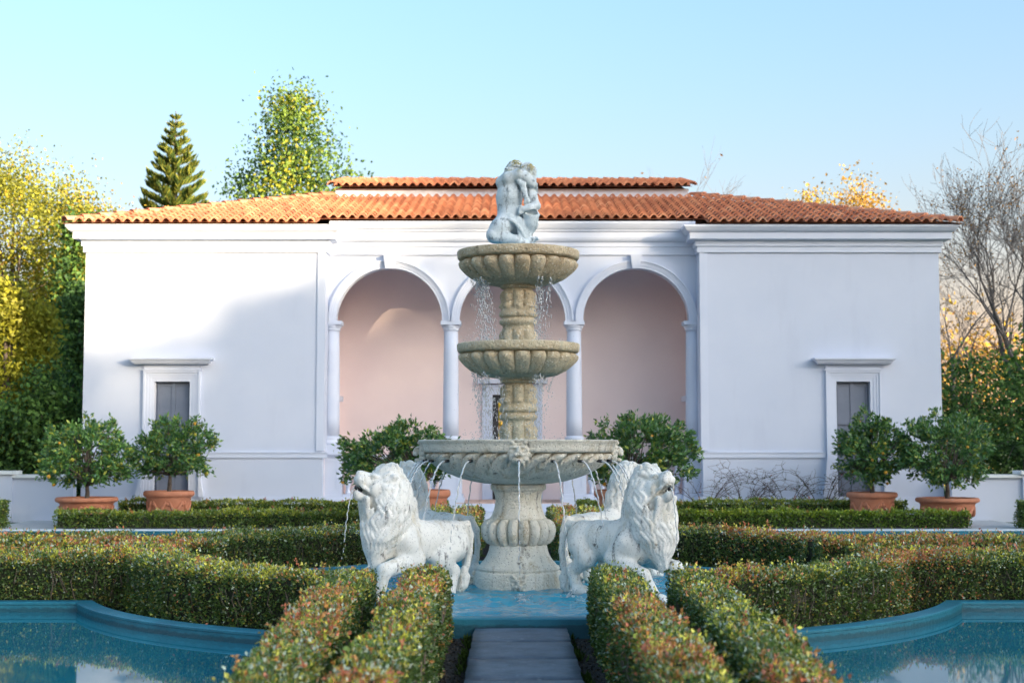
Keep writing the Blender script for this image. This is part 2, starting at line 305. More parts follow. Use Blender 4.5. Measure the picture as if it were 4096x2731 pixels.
# ------------------------------------------------------------------ sculpting on a distance grid (for the stone figures)
class Sculpt:
    def __init__(s, lo, hi, h):
        s.lo = np.array(lo, float); s.h = h; s.n = np.ceil((np.array(hi) - s.lo) / h).astype(int) + 1
        s.ax = [(s.lo[i] + h * np.arange(s.n[i])).astype(np.float32) for i in range(3)]
        s.D = np.full(s.n, .2, np.float32)
    def _win(s, lo, hi):
        a = np.clip(np.floor((np.array(lo) - s.lo) / s.h).astype(int), 0, s.n); b = np.clip(np.ceil((np.array(hi) - s.lo) / s.h).astype(int) + 1, 0, s.n)
        return tuple(slice(a[i], b[i]) for i in range(3))
    def _grid(s, w): return np.meshgrid(s.ax[0][w[0]], s.ax[1][w[1]], s.ax[2][w[2]], indexing='ij', sparse=True)
    def _mix(s, w, d, k, sub=False):
        D = s.D[w]
        if sub:
            d = -d; hh = np.clip(.5 + .5 * (d - D) / k, 0, 1) ; s.D[w] = D + (d - D) * hh + k * hh * (1 - hh)
        else:
            hh = np.clip(.5 + .5 * (D - d) / k, 0, 1); s.D[w] = D + (d - D) * hh - k * hh * (1 - hh)
    def cone(s, a, b, ra, rb, k=.03, sub=False):
        a = np.array(a, float); b = np.array(b, float); m = max(ra, rb) + k + 3 * s.h
        w = s._win(np.minimum(a, b) - m, np.maximum(a, b) + m)
        if any(q.stop - q.start < 1 for q in w): return s
        X, Y, Z = s._grid(w); ab = b - a; L = float(ab @ ab) + 1e-12
        t = np.clip(((X - a[0]) * ab[0] + (Y - a[1]) * ab[1] + (Z - a[2]) * ab[2]) / L, 0, 1)
        d = np.sqrt((X - a[0] - t * ab[0]) ** 2 + (Y - a[1] - t * ab[1]) ** 2 + (Z - a[2] - t * ab[2]) ** 2) - (ra + (rb - ra) * t)
        s._mix(w, d.astype(np.float32), k, sub); return s
    def chain(s, P, rad, k=.03, sub=False):
        for i in range(len(P) - 1): s.cone(P[i], P[i + 1], rad[i], rad[i + 1], k, sub)
        return s
    def ell(s, c, r, k=.03, rot=None, sub=False):
        c = np.array(c, float); r = np.array(r, float); m = max(r) + k + 3 * s.h; w = s._win(c - m, c + m)
        if any(q.stop - q.start < 1 for q in w): return s
        X, Y, Z = s._grid(w); X = X - c[0]; Y = Y - c[1]; Z = Z - c[2]
        if rot is not None:
            Q = np.array(rot); X, Y, Z = (X * Q[0, 0] + Y * Q[1, 0] + Z * Q[2, 0], X * Q[0, 1] + Y * Q[1, 1] + Z * Q[2, 1], X * Q[0, 2] + Y * Q[1, 2] + Z * Q[2, 2])
        k0 = np.sqrt((X / r[0]) ** 2 + (Y / r[1]) ** 2 + (Z / r[2]) ** 2); k1 = np.sqrt((X / r[0] ** 2) ** 2 + (Y / r[1] ** 2) ** 2 + (Z / r[2] ** 2) ** 2) + 1e-6
        d = k0 * (k0 - 1) / k1
        s._mix(w, d.astype(np.float32), k, sub); return s
    def mesh(s, name, mat):
        D = s.D; I = D < 0
        c = [I[dx:D.shape[0] - 1 + dx, dy:D.shape[1] - 1 + dy, dz:D.shape[2] - 1 + dz] for dx in (0, 1) for dy in (0, 1) for dz in (0, 1)]
        cnt = sum(x.astype(np.int8) for x in c); act = np.argwhere((cnt > 0) & (cnt < 8))
        idx = np.full(np.array(D.shape) - 1, -1, np.int32); idx[tuple(act.T)] = np.arange(len(act))
        corners = np.array([(a, b, e) for a in (0, 1) for b in (0, 1) for e in (0, 1)])
        val = np.stack([D[tuple((act + q).T)] for q in corners], 1)
        acc = np.zeros((len(act), 3)); nn = np.zeros((len(act), 1))
        for i in range(8):
            for j in range(i + 1, 8):
                if abs(corners[i] - corners[j]).sum() != 1: continue
                va, vb = val[:, i], val[:, j]; m = (va < 0) != (vb < 0); t = np.where(m, va / np.where(m, va - vb, 1), 0)[:, None]
                acc += m[:, None] * (corners[i] + (corners[j] - corners[i]) * t); nn += m[:, None]
        V = s.lo + (act + acc / nn) * s.h
        F = []
        for ax in range(3):
            o1, o2 = [(1, 2), (2, 0), (0, 1)][ax]
            sl0 = [slice(None)] * 3; sl1 = [slice(None)] * 3; sl0[ax] = slice(0, -1); sl1[ax] = slice(1, None)
            ch = I[tuple(sl0)] != I[tuple(sl1)]; e = np.argwhere(ch)
            e = e[(e[:, o1] > 0) & (e[:, o2] > 0) & (e[:, o1] < D.shape[o1] - 1) & (e[:, o2] < D.shape[o2] - 1)]
            ins = I[tuple(e.T)]
            def at(a, b): q = e.copy(); q[:, o1] -= a; q[:, o2] -= b; return idx[tuple(q.T)]
            q = np.stack([at(1, 1), at(0, 1), at(0, 0), at(1, 0)], 1); q[~ins] = q[~ins][:, ::-1]; F.append(q)
        return np_mesh(name, V, np.concatenate(F), mat, True)
# ================================================================== SETTING
FX, FY = 0.03, 15.3                     # fountain centre
g = MB().add([(-900, -300, -.1), (900, -300, -.1), (900, 1500, -.1), (-900, 1500, -.1)], [(0, 1, 2, 3)]).build('ground', M['soil']); tag(g, kind='structure')
lw = MB()
for x0, x1, y0, y1 in [(-900, -11, 5, 29), (11, 900, 5, 29), (-900, 900, 47, 1500), (-900, -10.2, 29, 47), (10.2, 900, 29, 47), (-900, 900, -300, 2)]:
    lw.add([(x0, y0, -.06), (x1, y0, -.06), (x1, y1, -.06), (x0, y1, -.06)], [(0, 1, 2, 3)])
tag(lw.build('lawn', M['lawn']), kind='structure')
tag(MB().add([(-10.2, 25.2, -.02), (10.2, 25.2, -.02), (10.2, 46.5, -.02), (-10.2, 46.5, -.02)], [(0, 1, 2, 3)]).build('terrace', M['paving']), kind='structure')

# pools: four, each a rectangle with a round bite taken out by the fountain court
def arc(cx, cy, r, a0, a1, n): return [(cx + r * math.cos(R(a0 + (a1 - a0) * i / n)), cy + r * math.sin(R(a0 + (a1 - a0) * i / n))) for i in range(n + 1)]
def pool(sx, sy):
    off, r, xo, yo = 1.82, 4.53, 9.6, (9.7 if sy > 0 else 10.3)
    a = math.degrees(math.asin(off / r))
    q = arc(0, 0, r, a, 90 - a, 22)                               # first quadrant, local
    P = [(xo, off)] + q + [(off, yo), (xo, yo)]
    P = [(FX + sx * x, FY + sy * y) for x, y in P]
    if sx * sy < 0: P.reverse()
    # travel must be counter-clockwise so that the right side is outside
    area = sum(P[i][0] * P[(i + 1) % len(P)][1] - P[(i + 1) % len(P)][0] * P[i][1] for i in range(len(P)))
    if area < 0: P.reverse()
    wt = MB().add([(x, y, -.025) for x, y in P], [tuple(range(len(P)))]).build('pool_water', M['pool']); tag(wt, kind='structure')
    k = MB().sweep(P, [(0, -.1), (0, .04), (-.008, .045), (-.008, .062), (.004, .07), (.155, .07), (.17, .055), (.17, -.1)], True).build('pool_kerb', M['kerb']); tag(k, kind='structure')
    # break the long arc facets: smooth by angle
    smooth_by_angle(k, 30)
for sx in (-1, 1):
    for sy in (-1, 1): pool(sx, sy)
for s in (-1, 1):
    b = MB().box(*sorted((FX + s * 1.5, FX + s * 9.85)), 25.02, 25.32, -.1, .082); smooth_by_angle(b.build('coping', M['kerb_white']), 30)
    tag(bpy.data.objects[[o.name for o in bpy.data.objects if o.name.startswith('coping')][-1]], kind='structure')

# paths of slabs (each slab a piece)
def slab_mesh(w, l, seed):
    rr = random.Random(seed); m = MB(); nx, ny = 6, 6; V = []; F = []
    b = .014
    for j in range(ny + 1):
        for i in range(nx + 1):
            x = -w / 2 + w * i / nx; y = -l / 2 + l * j / ny; e = (i in (0, nx)) or (j in (0, ny))
            V.append((x + (rr.uniform(-.007, .007) if e else 0), y + (rr.uniform(-.005, .005) if e else 0), -.006 if e else rr.uniform(-.004, .004)))
    for j in range(ny):
        for i in range(nx): a = j * (nx + 1) + i; F.append((a, a + 1, a + nx + 2, a + nx + 1))
    o = len(V); ring = [i for i in range(nx + 1)] + [j * (nx + 1) + nx for j in range(1, ny + 1)] + [ny * (nx + 1) + i for i in range(nx - 1, -1, -1)] + [j * (nx + 1) for j in range(ny - 1, 0, -1)]
    for i in ring: V.append((V[i][0], V[i][1], -.1))
    for q in range(len(ring)): q2 = (q + 1) % len(ring); F.append((o + q, o + q2, ring[q2], ring[q]))
    return m.add(V, F).mesh('slab', M['slab'], True)
slabs = [slab_mesh(.78, .9, s) for s in range(4)]
def path(ax, ay, bx, by, rz, label):
    p = MB().add([(ax - .3, ay - .3, -.096), (ax + .3, ay - .3, -.096), (ax + .3, ay + .3, -.096), (ax - .3, ay + .3, -.096)], [(0, 1, 2, 3)]).build('path', M['soil']); tag(p, kind='structure')
    L = math.hypot(bx - ax, by - ay); n = int(L / .906); dx, dy = (bx - ax) / L, (by - ay) / L
    for i in range(n):
        d = .453 + i * .906
        s = obj('slab', slabs[i % 4], p, (ax + dx * d, ay + dy * d, random.uniform(-.003, .003)), (0, 0, rz + random.uniform(-.006, .006)))
path(FX, 12.18, FX, 3.0, 0, ''); path(FX, 18.42, FX, 25.1, 0, '')
path(FX - 3.2, FY, FX - 9.5, FY, math.pi / 2, ''); path(FX + 3.2, FY, FX + 9.5, FY, math.pi / 2, '')

# fountain basin: octagonal wall and water
oc = [(FX + 3.16 / math.cos(R(22.5)) * math.cos(R(22.5 + 45 * i)), FY + 3.12 / math.cos(R(22.5)) * math.sin(R(22.5 + 45 * i))) for i in range(8)]
bw = MB().sweep(oc, [(0, -.1), (0, .058), (-.012, .07), (-.15, .07), (-.16, .06), (-.16, -.1)], True).build('basin_wall', M['kerb']); tag(bw, kind='structure')
# rippled water as a real height field
xs = np.arange(-3.1, 3.1001, .05); XX, YY = np.meshgrid(xs, xs, indexing='ij'); PP = np.stack([XX.ravel(), YY.ravel(), 0 * XX.ravel()], 1)
hz = .040 * (vnoise(PP, 4.5, 3) - .5) + .034 * (vnoise(PP, 9, 5) - .5)
for ang in range(0, 360, 19):
    cx, cy = 1.55 * math.cos(R(ang)), 1.55 * math.sin(R(ang)); dd = np.hypot(PP[:, 0] - cx, PP[:, 1] - cy); hz += .022 * np.exp(-dd * 2.6) * np.cos(dd * 34)
ii = np.arange(len(xs) - 1); A, B = np.meshgrid(ii, ii, indexing='ij'); n_ = len(xs); a = (A * n_ + B).ravel()
ctr = PP[a] + .025; rad = np.maximum(np.maximum(abs(ctr[:, 0]), abs(ctr[:, 1])), (abs(ctr[:, 0]) + abs(ctr[:, 1])) / math.sqrt(2))
a = a[rad < 3.05]; VV = PP + np.array([FX, FY, 0]); VV[:, 2] = .045 + hz
bwm = np_mesh('basin_water', VV, np.stack([a, a + n_, a + n_ + 1, a + 1], 1), M['basin_water'], True); tag(obj('basin_water', bwm), kind='structure')

# low garden walls either side of the pavilion
def garden_wall(s, label):
    t = thing('garden_wall', label, 'wall', (s * 9.37, 30.6, 0))
    MB().box(*sorted((0, s * 12)), -.12, .12, -.1, .88).build('wall', M['wall'], t)
    MB().box(*sorted((-s * .02, s * 12)), -.19, .19, .882, .95).build('coping', M['kerb_white'], t)
    px = 1.28 if s < 0 else 1.5
    pr = MB().box(*sorted((s * px, s * (px + .5))), -.2, .2, -.1, .955).build('pier', M['wall'], t)
    MB().box(*sorted((s * (px - .06), s * (px + .56))), -.27, .27, .957, 1.03).build('pier_cap', M['kerb_white'], pr)
garden_wall(-1, 'low white rendered wall with coping at left of the pavilion')
garden_wall(1, 'low white rendered wall with coping at right of the pavilion')

# ================================================================== PAVILION
BY = 31.0
pav = thing('pavilion', 'white rendered pavilion with three arched loggia bays and orange tiled hip roof', 'building', (0, BY, 0))
def B(mb, name, mat, parent=None, smooth=0):
    o = mb.build(name, mat, parent or pav, False, (0, -BY, 0) if parent is None else None)
    if smooth: smooth_by_angle(o, smooth)
    return o
YW, YC, YB, YR = 31.0, 31.5, 33.8, 45.7
DOORS = {-1: (-7.80, -7.03), 1: (7.06, 7.80)}
for s in (-1, 1):
    a, b = sorted((s * 9.36, s * 4.14)); d0, d1 = DOORS[s]
    wl = MB().box(a, d0, YW, YW + .35, -.1, 6.3).box(d1, b, YW, YW + .35, -.1, 6.3).box(d0, d1, YW, YW + .35, 2.96, 6.3).box(d0, d1, YW, YW + .35, -.1, .46)
    xo = sorted((s * 9.36, s * 9.0)); wl.box(*xo, YW + .351, YR, -.1, 6.3)
    B(wl, 'wing_wall', M['wall'])
    xi = sorted((s * 4.14, s * 4.45)); B(MB().box(*xi, YW + .351, YR, -.1, 6.3), 'loggia_side_wall', M['pink'])
    B(MB().box(*sorted((s * 9.36, s * 4.5)), YR, YR + .3, -.1, 6.3), 'rear_wall', M['wall'])
    # corner strip towards the loggia
    B(MB().box(*sorted((s * 4.10, s * 4.27)), YW - .03, YW + .5, 1.45, 5.79), 'corner_pilaster', M['trim'])
    # plinth and string course, broken round the door surround
    f0, f1 = d0 - .26, d1 + .26
    xs0 = sorted((s * 9.39, s * 4.02))
    sc = MB(); pl = MB()
    for u0, u1 in ((xs0[0], f0), (f1, xs0[1])):
        sc.box(u0, u1, YW - .035, YW - .001, 1.30, 1.43); sc.box(u0, u1, YW - .05, YW - .036, 1.405, 1.43)
        pl.box(u0, u1, YW - .05, YW - .001, -.1, .40); pl.box(u0, u1, YW - .03, YW - .001, .402, .46)
    B(sc, 'string_course', M['trim']); B(pl, 'plinth', M['trim'])
    # cornice, returning round both ends of the wing
    prof = [(0, 5.79), (.05, 5.79), (.05, 5.915), (.085, 5.925), (.085, 6.03), (.11, 6.05), (.15, 6.055), (.23, 6.065), (.23, 6.20), (.27, 6.22), (.31, 6.25), (.345, 6.30), (.36, 6.31), (.36, 6.36), (0, 6.36)]
    P = [(-9.36, YR), (-9.36, YW), (-4.10, YW), (-4.10, YC + .1)]
    if s > 0: P = [(-x, y) for x, y in reversed(P)]
    sw = MB().sweep(P, prof if s < 0 else prof)
    # the right of travel must be outside: travel down the left side goes -y, right is -x
    B(sw, 'cornice', M['trim'])
    # door with stepped architrave, frieze, crown shelf and foot consoles
    dr = B(MB().box(d0, d1, YW + .16, YW + .2, .44, 2.965), 'door', M['door'])
    wdt = (d1 - d0)
    for cx in (d0 + wdt * .27, d0 + wdt * .73):
        for z0, z1 in ((.56, .88), (1.0, 1.92), (2.06, 2.86)):
            hw = wdt * .165
            pm = MB().box(cx - hw, cx + hw, YW + .130, YW + .159, z0, z1)
            fr = pm.build('panel', M['door'], dr)
            MB().box(cx - hw - .035, cx - hw - .004, YW + .118, YW + .159, z0 - .035, z1 + .035).box(cx + hw + .004, cx + hw + .035, YW + .118, YW + .159, z0 - .035, z1 + .035) \
                .box(cx - hw - .003, cx + hw + .003, YW + .118, YW + .159, z1 + .004, z1 + .035).box(cx - hw - .003, cx + hw + .003, YW + .118, YW + .159, z0 - .035, z0 - .004).build('panel_moulding', M['door'], dr)
    MB().box(d0 + wdt / 2 - .035, d0 + wdt / 2 + .035, YW + .112, YW + .159, .46, 2.95).build('stile', M['door'], dr)
    fr = MB()
    for i, (o0, o1, p) in enumerate(((0, .07, .02), (.071, .13, .035), (.131, .19, .05), (.191, .235, .075))):
        fr.box(d0 - o1, d0 - o0, YW - p, YW - .0015, .46, 2.96 + o1); fr.box(d1 + o0, d1 + o1, YW - p, YW - .0015, .46, 2.96 + o1)
        fr.box(d0 - o0 + .0005, d1 + o0 - .0005, YW - p - .0005, YW - .0015, 2.96 + o0, 2.96 + o1)
    B(fr, 'door_frame', M['trim'])
    B(MB().box(d0 - .27, d1 + .27, YW - .09, YW - .001, 3.197, 3.225).box(d0 - .235, d1 + .235, YW - .045, YW - .001, 3.226, 3.335), 'frieze', M['trim'])
    sh = MB()
    for z0, z1, p in ((3.336, 3.365, .30), (3.366, 3.40, .36), (3.401, 3.425, .40), (3.426, 3.465, .45)):
        sh.box(d0 - p * .62 - .24, d1 + p * .62 + .24, YW - p * .62, YW - .001, z0, z1)
    B(sh, 'crown_shelf', M['trim'])
    for e in (-1, 1):
        x = (d0 - .237) if e < 0 else (d1 + .237); V = []
        pf = [(.00, 1.36), (.02, 1.2), (.035, 1.0), (.05, .8), (.075, .66), (.105, .56), (.11, .48), (.09, .46), (0, .46)]
        m = MB(); n = len(pf); V = [(x + e * u, YW - .12, z) for u, z in pf] + [(x + e * u, YW - .0013, z) for u, z in pf]
        m.add(V, [tuple(range(n)), tuple(reversed(range(n, 2 * n)))] + [(i, (i + 1) % n, (i + 1) % n + n, i + n) for i in range(n)]); B(m, 'console', M['trim'])

# centre: arcade wall with three round arches
AC, AR, ZS = (-2.74, 0.0, 2.75), 1.19, 4.33
m = MB(); ZT = 6.4; xe = 4.13
def arcade(m, y0, y1):
    xsv = [(-xe, None)]
    for c in AC:
        for i in range(25): xsv.append((c + AR * -math.cos(math.pi * i / 24), ZS + AR * math.sin(math.pi * i / 24)))
    # solid strips between arches
    edges = [-xe] + [v for c in AC for v in (c - AR, c + AR)] + [xe]
    for k in range(0, len(edges), 2): m.box(edges[k], edges[k + 1], y0, y1, ZS, ZT)
    for c in AC:
        for i in range(24):
            x0, x1 = c - AR * math.cos(math.pi * i / 24), c - AR * math.cos(math.pi * (i + 1) / 24); z0, z1 = ZS + AR * math.sin(math.pi * i / 24), ZS + AR * math.sin(math.pi * (i + 1) / 24)
            m.add([(x0, y0, z0), (x1, y0, z1), (x1, y0, ZT), (x0, y0, ZT), (x0, y1, z0), (x1, y1, z1), (x1, y1, ZT), (x0, y1, ZT)],
                  [(0, 1, 2, 3), (7, 6, 5, 4), (0, 4, 5, 1)])
arcade(m, YC, YC + .34); B(m, 'arcade_wall', M['wall'])
for c in AC:                                                        # archivolts and keystones
    av = MB()
    for r0, r1, p in ((AR - .012, AR + .045, .03), (AR + .046, AR + .09, .045), (AR + .091, AR + .13, .06), (AR + .131, AR + .165, .085)):
        n = 40; V = []; F = []
        for i in range(n + 1):
            t = math.pi * i / n; cs, sn = -math.cos(t), math.sin(t)
            V += [(c + r0 * cs, YC - p, ZS + r0 * sn), (c + r1 * cs, YC - p, ZS + r1 * sn), (c + r0 * cs, YC - .001, ZS + r0 * sn), (c + r1 * cs, YC - .001, ZS + r1 * sn)]
        for i in range(n):
            q = i * 4; F += [(q, q + 4, q + 5, q + 1), (q + 1, q + 5, q + 7, q + 3), (q, q + 2, q + 6, q + 4)]
        av.add(V, F)
    B(av, 'archivolt', M['trim'], smooth=30)
    k0, k1, zb, zt = .085, .125, ZS + AR - .03, 5.795
    ks = MB().add([(c - k0, YC - .13, zb), (c + k0, YC - .13, zb), (c + k1, YC - .16, zt), (c - k1, YC - .16, zt), (c - k0, YC - .002, zb), (c + k0, YC - .002, zb), (c + k1, YC - .002, zt), (c - k1, YC - .002, zt)],
                  [(0, 1, 2, 3), (7, 6, 5, 4), (0, 4, 5, 1), (1, 5, 6, 2), (2, 6, 7, 3), (3, 7, 4, 0)])
    B(ks, 'keystone', M['trim'])
ent = MB().sweep([(-4.05, YC), (4.05, YC)], [(0, 5.80), (.045, 5.80), (.045, 5.975), (.065, 5.985), (.065, 6.075), (.10, 6.09), (.135, 6.13), (.135, 6.155), (.15, 6.16), (.15, 6.30), (.19, 6.315), (.19, 6.345), (.215, 6.355), (.25, 6.40), (.29, 6.47), (.29, 6.52), (0, 6.52)])
B(ent, 'entablature', M['trim'])
# columns
colx = (-4.02, -1.37, 1.375, 4.03)
cap = MB().box(-.225, .225, -.225, .225, 4.245, 4.33).mesh('abacus', M['trim'])
capr = MB().lathe([(.165, 4.12), (.185, 4.13), (.17, 4.145), (.17, 4.165), (.205, 4.20), (.215, 4.244)], 28).mesh('capital', M['trim'], True)
shaft = MB().lathe([(.178, 1.78), (.176, 2.2), (.172, 2.9), (.163, 3.6), (.155, 4.12)], 28).mesh('shaft', M['trim'], True)
basem = MB().lathe([(.225, 1.585), (.24, 1.61), (.235, 1.66), (.205, 1.68), (.20, 1.70), (.215, 1.72), (.205, 1.75), (.185, 1.765), (.178, 1.78)], 28).mesh('base', M['trim'], True)
for x in colx:
    c = obj('column', shaft, pav, (x, YC + .17 - BY, 0)); obj('capital', capr, c); obj('abacus', cap, c); obj('base', basem, c)
    pd = MB().box(x - .25, x + .25, YC - .08, YC + .42, .50, 1.30)
    p = B(pd, 'pedestal', M['trim'])
    MB().box(x - .31, x + .31, YC - .14, YC + .48, .30, .42).box(x - .28, x + .28, YC - .11, YC + .45, .421, .499).build('pedestal_base', M['trim'], p)
    MB().box(x - .27, x + .27, YC - .10, YC + .44, 1.301, 1.335).box(x - .30, x + .30, YC - .13, YC + .47, 1.336, 1.365).box(x - .33, x + .33, YC - .16, YC + .50, 1.366, 1.41).box(x - .27, x + .27, YC - .10, YC + .44, 1.411, 1.585).build('pedestal_cap', M['trim'], p)
    pm = MB()
    for a0, a1, b0, b1 in ((-.17, .17, 1.21, 1.23), (-.17, .17, .60, .62), (-.17, -.15, .621, 1.209), (.15, .17, .621, 1.209)): pm.box(x + a0, x + a1, YC - .092, YC - .0805, b0, b1)
    pm.build('panel_moulding', M['trim'], p)
# balustrades in the side bays
bal = MB().lathe([(.055, 0), (.06, .03), (.05, .06), (.038, .10), (.05, .17), (.085, .26), (.09, .33), (.07, .42), (.045, .52), (.04, .58), (.055, .61), (.055, .65), (.06, .70)], 12).mesh('baluster', M['trim'], True)
for s in (-1, 1):
    a, b = sorted((s * 3.76, s * 1.64))
    bs = B(MB().box(a, b, YC + .02, YC + .32, .30, .50), 'balustrade', M['trim'])
    MB().box(a, b, YC + .0, YC + .34, 1.20, 1.29).box(a, b, YC - .03, YC + .37, 1.291, 1.36).build('rail', M['trim'], bs)
    for i in range(9): obj('baluster', bal, bs, (a + (b - a) * (i + .5) / 9, YC + .17, .50))
# loggia inside: floor, back wall with the through door, ceiling
B(MB().box(-4.13, 4.13, YC - .15, YB, -.1, .30), 'loggia_floor', M['trim'])
pv = bpy.data.objects['loggia_floor']
pvm = MB().box(-.245, .245, -.245, .245, 0, .02).mesh('paver', M['paver'])
for i in range(5):
    for j in range(4): obj('paver', pvm, pv, (-1.0 + i * .5, YC + .10 + j * .5, .301))
fl = MB().box(-4.12, -1.26, YC + .49, YB - .01, .301, .318).box(1.26, 4.12, YC + .49, YB - .01, .301, .318).build('paving', M['paver'], pv)
B(MB().box(-1.0, 1.0, YC - .55, YC - .151, -.1, .13), 'step', M['trim'])
dx0, dx1, dz = -.47, .47, 2.78
B(MB().box(-4.13, dx0, YB, YB + .3, .3, 6.0).box(dx1, 4.13, YB, YB + .3, .3, 6.0).box(dx0, dx1, YB, YB + .3, dz, 6.0), 'loggia_back_wall', M['pink'])
df = MB()
for o0, o1, p in ((0, .1, .03), (.101, .19, .05), (.191, .24, .08)):
    df.box(dx0 - o1, dx0 - o0, YB - p, YB - .001, .31, dz + o1).box(dx1 + o0, dx1 + o1, YB - p, YB - .001, .31, dz + o1).box(dx0 - o0, dx1 + o0, YB - p - .0005, YB - .001, dz + o0, dz + o1)
df.box(dx0 - .36, dx1 + .36, YB - .18, YB - .001, dz + .26, dz + .36)
B(df, 'inner_door_frame', M['trim'])
B(MB().box(dx0, dx0 + .14, YB + .1, YB + .16, .31, dz).box(dx1 - .14, dx1, YB + .1, YB + .16, .31, dz).box(dx0 + .141, dx1 - .141, YB + .1, YB + .16, dz - .12, dz), 'dark_door_jamb', M['door_dark'])
B(MB().box(-4.44, 4.44, YC + .34, YR, 5.98, 6.1), 'loggia_ceiling', M['wall'])
B(MB().box(-4.44, -.8, YR, YR + .3, -.1, 6.3).box(.8, 4.44, YR, YR + .3, -.1, 6.3).box(-.8, .8, YR, YR + .3, 3.0, 6.3), 'centre_rear_wall', M['wall'])
for s in (-1, 1):                                                   # doors in the side walls of the loggia
    x = s * 4.14; e = -s
    B(MB().box(*sorted((x + e * .001, x + e * .05)), 32.3, 33.4, .31, 2.6).box(*sorted((x + e * .001, x + e * .16)), 32.2, 33.5, 2.601, 2.72), 'side_door_frame', M['trim'])
    B(MB().box(*sorted((x + e * .051, x + e * .06)), 32.45, 33.25, .31, 2.4), 'side_door', M['door'])

# roof --------------------------------------------------------------
SL = .29; AL = math.atan(SL); ZE = 6.362
zr = lambda y: ZE + (y - 30.5) * SL
rf = MB()
F0 = [(-9.66, 30.6), (-4.25, 30.6), (-4.25, 31.2), (4.25, 31.2), (4.25, 30.6), (9.66, 30.6), (4.58, 35.67), (-4.58, 35.67)]
rf.add([(x, y, zr(y)) for x, y in F0], [tuple(range(8))])
zt = zr(35.67)
rf.add([(-9.75, 46.1, ZE), (-9.75, 30.5, ZE), (-4.58, 35.67, zt), (-4.58, 40.93, zt)], [(0, 1, 2, 3)])
rf.add([(9.75, 30.5, ZE), (9.75, 46.1, ZE), (4.58, 40.93, zt), (4.58, 35.67, zt)], [(0, 1, 2, 3)])
rf.add([(9.75, 46.1, ZE), (-9.75, 46.1, ZE), (-4.58, 40.93, zt), (4.58, 40.93, zt)], [(0, 1, 2, 3)])
UZ, UY, UE, UR = 8.075, 35.42, 4.56, 38.3; US = .228
rf.add([(-UE, UY, UZ), (UE, UY, UZ), (UE, UR, UZ + (UR - UY) * US), (-UE, UR, UZ + (UR - UY) * US)], [(0, 1, 2, 3)])
rf.add([(UE, 2 * UR - UY, UZ), (-UE, 2 * UR - UY, UZ), (-UE, UR, UZ + (UR - UY) * US), (UE, UR, UZ + (UR - UY) * US)], [(0, 1, 2, 3)])
roof = B(rf, 'roof', M['tile'])
B(MB().box(-4.47, 4.47, 35.64, 40.9, 7.7, 8.06), 'clerestory', M['trim'])
gz = UZ + (UR - UY) * US - .02
for s in (-1, 1): B(MB().add([(s * 4.465, 35.6, 8.0), (s * 4.465, 41, 8.0), (s * 4.465, UR, gz)], [(0, 1, 2)]), 'gable_end', M['trim'])
B(MB().box(-9.4, 9.4, 31.6, 45.6, 6.31, 6.395), 'ceiling_deck', M['wall'])
# soffit boards under the eaves
def tile_geo():
    xs = [-.105, -.078, -.062, -.04, -.014, .014, .04, .062, .078, .105]; V = []; F = []
    z = [(.076 * math.cos(math.pi * x / .165)) if abs(x) < .08 else 0.0 for x in xs]
    n = len(xs)
    for y, dz, kx in ((0, .066, 1.0), (.40, .002, .84)):
        for x, q in zip(xs, z): V.append((x * kx, y, q * kx + dz))
    for x, q in zip(xs, z): V.append((x, .004, max(q + .066 - .046, -.004)))
    for i in range(n - 1): F.append((i, i + 1, n + i + 1, n + i)); F.append((2 * n + i, 2 * n + i + 1, i + 1, i))
    return V, F
tV, tF = tile_geo(); tile_me = MB().add(tV, tF).mesh('roof_tile', M['tile'], False); 
tile_me.polygons.foreach_set('use_smooth', [True] * len(tile_me.polygons)); tile_me.set_sharp_from_angle(angle=R(50))
spots = []
PW, PL = .2085, .335
for j in range(17):
    y = 30.535 + j * PL * math.cos(AL)
    if y > 35.2: break
    for i in range(-48, 49):
        x = i * PW
        if abs(x) < 4.2 and y < 31.12: continue
        if abs(x) > 9.72 - (y - 30.5) - .04: continue
        spots.append((x, y, zr(y) + .004, AL))
UA = math.atan(US)
for j in range(9):
    y = UY - .03 + j * PL * math.cos(UA)
    if y > UR - .15: break
    for i in range(-22, 23):
        if abs(i * PW) < UE - .02: spots.append((i * PW, y, UZ + (y - UY) * US + .004, UA))
spots.sort(key=lambda s: s[1]); rest = spots[300:]
for x, y, z, al in spots[:300]:
    obj('roof_tile', tile_me, roof, (x, y, z + random.uniform(-.004, .004)), (al + random.uniform(-.012, .012), random.uniform(-.02, .02), random.uniform(-.02, .02)))
tv = np.array(tV); nv = len(tv); VV = []; 
for x, y, z, al in rest:
    c, s_ = math.cos(al + random.uniform(-.012, .012)), math.sin(al); t = random.uniform(-.02, .02); q = tv.copy(); q[:, 0] += t * q[:, 1]
    VV.append(np.stack([q[:, 0] + x, q[:, 1] * c - q[:, 2] * s_ + y, q[:, 1] * s_ + q[:, 2] * c + z + random.uniform(-.004, .004)], 1))
FF = (np.arange(len(rest))[:, None, None] * nv + np.array(tF)[None]).reshape(-1, 4)
rt = np_mesh('roof_tiles', np.concatenate(VV), FF, M['tile'], True); rt.set_sharp_from_angle(angle=R(50)); tag(obj('roof_tiles', rt, roof), kind='stuff')
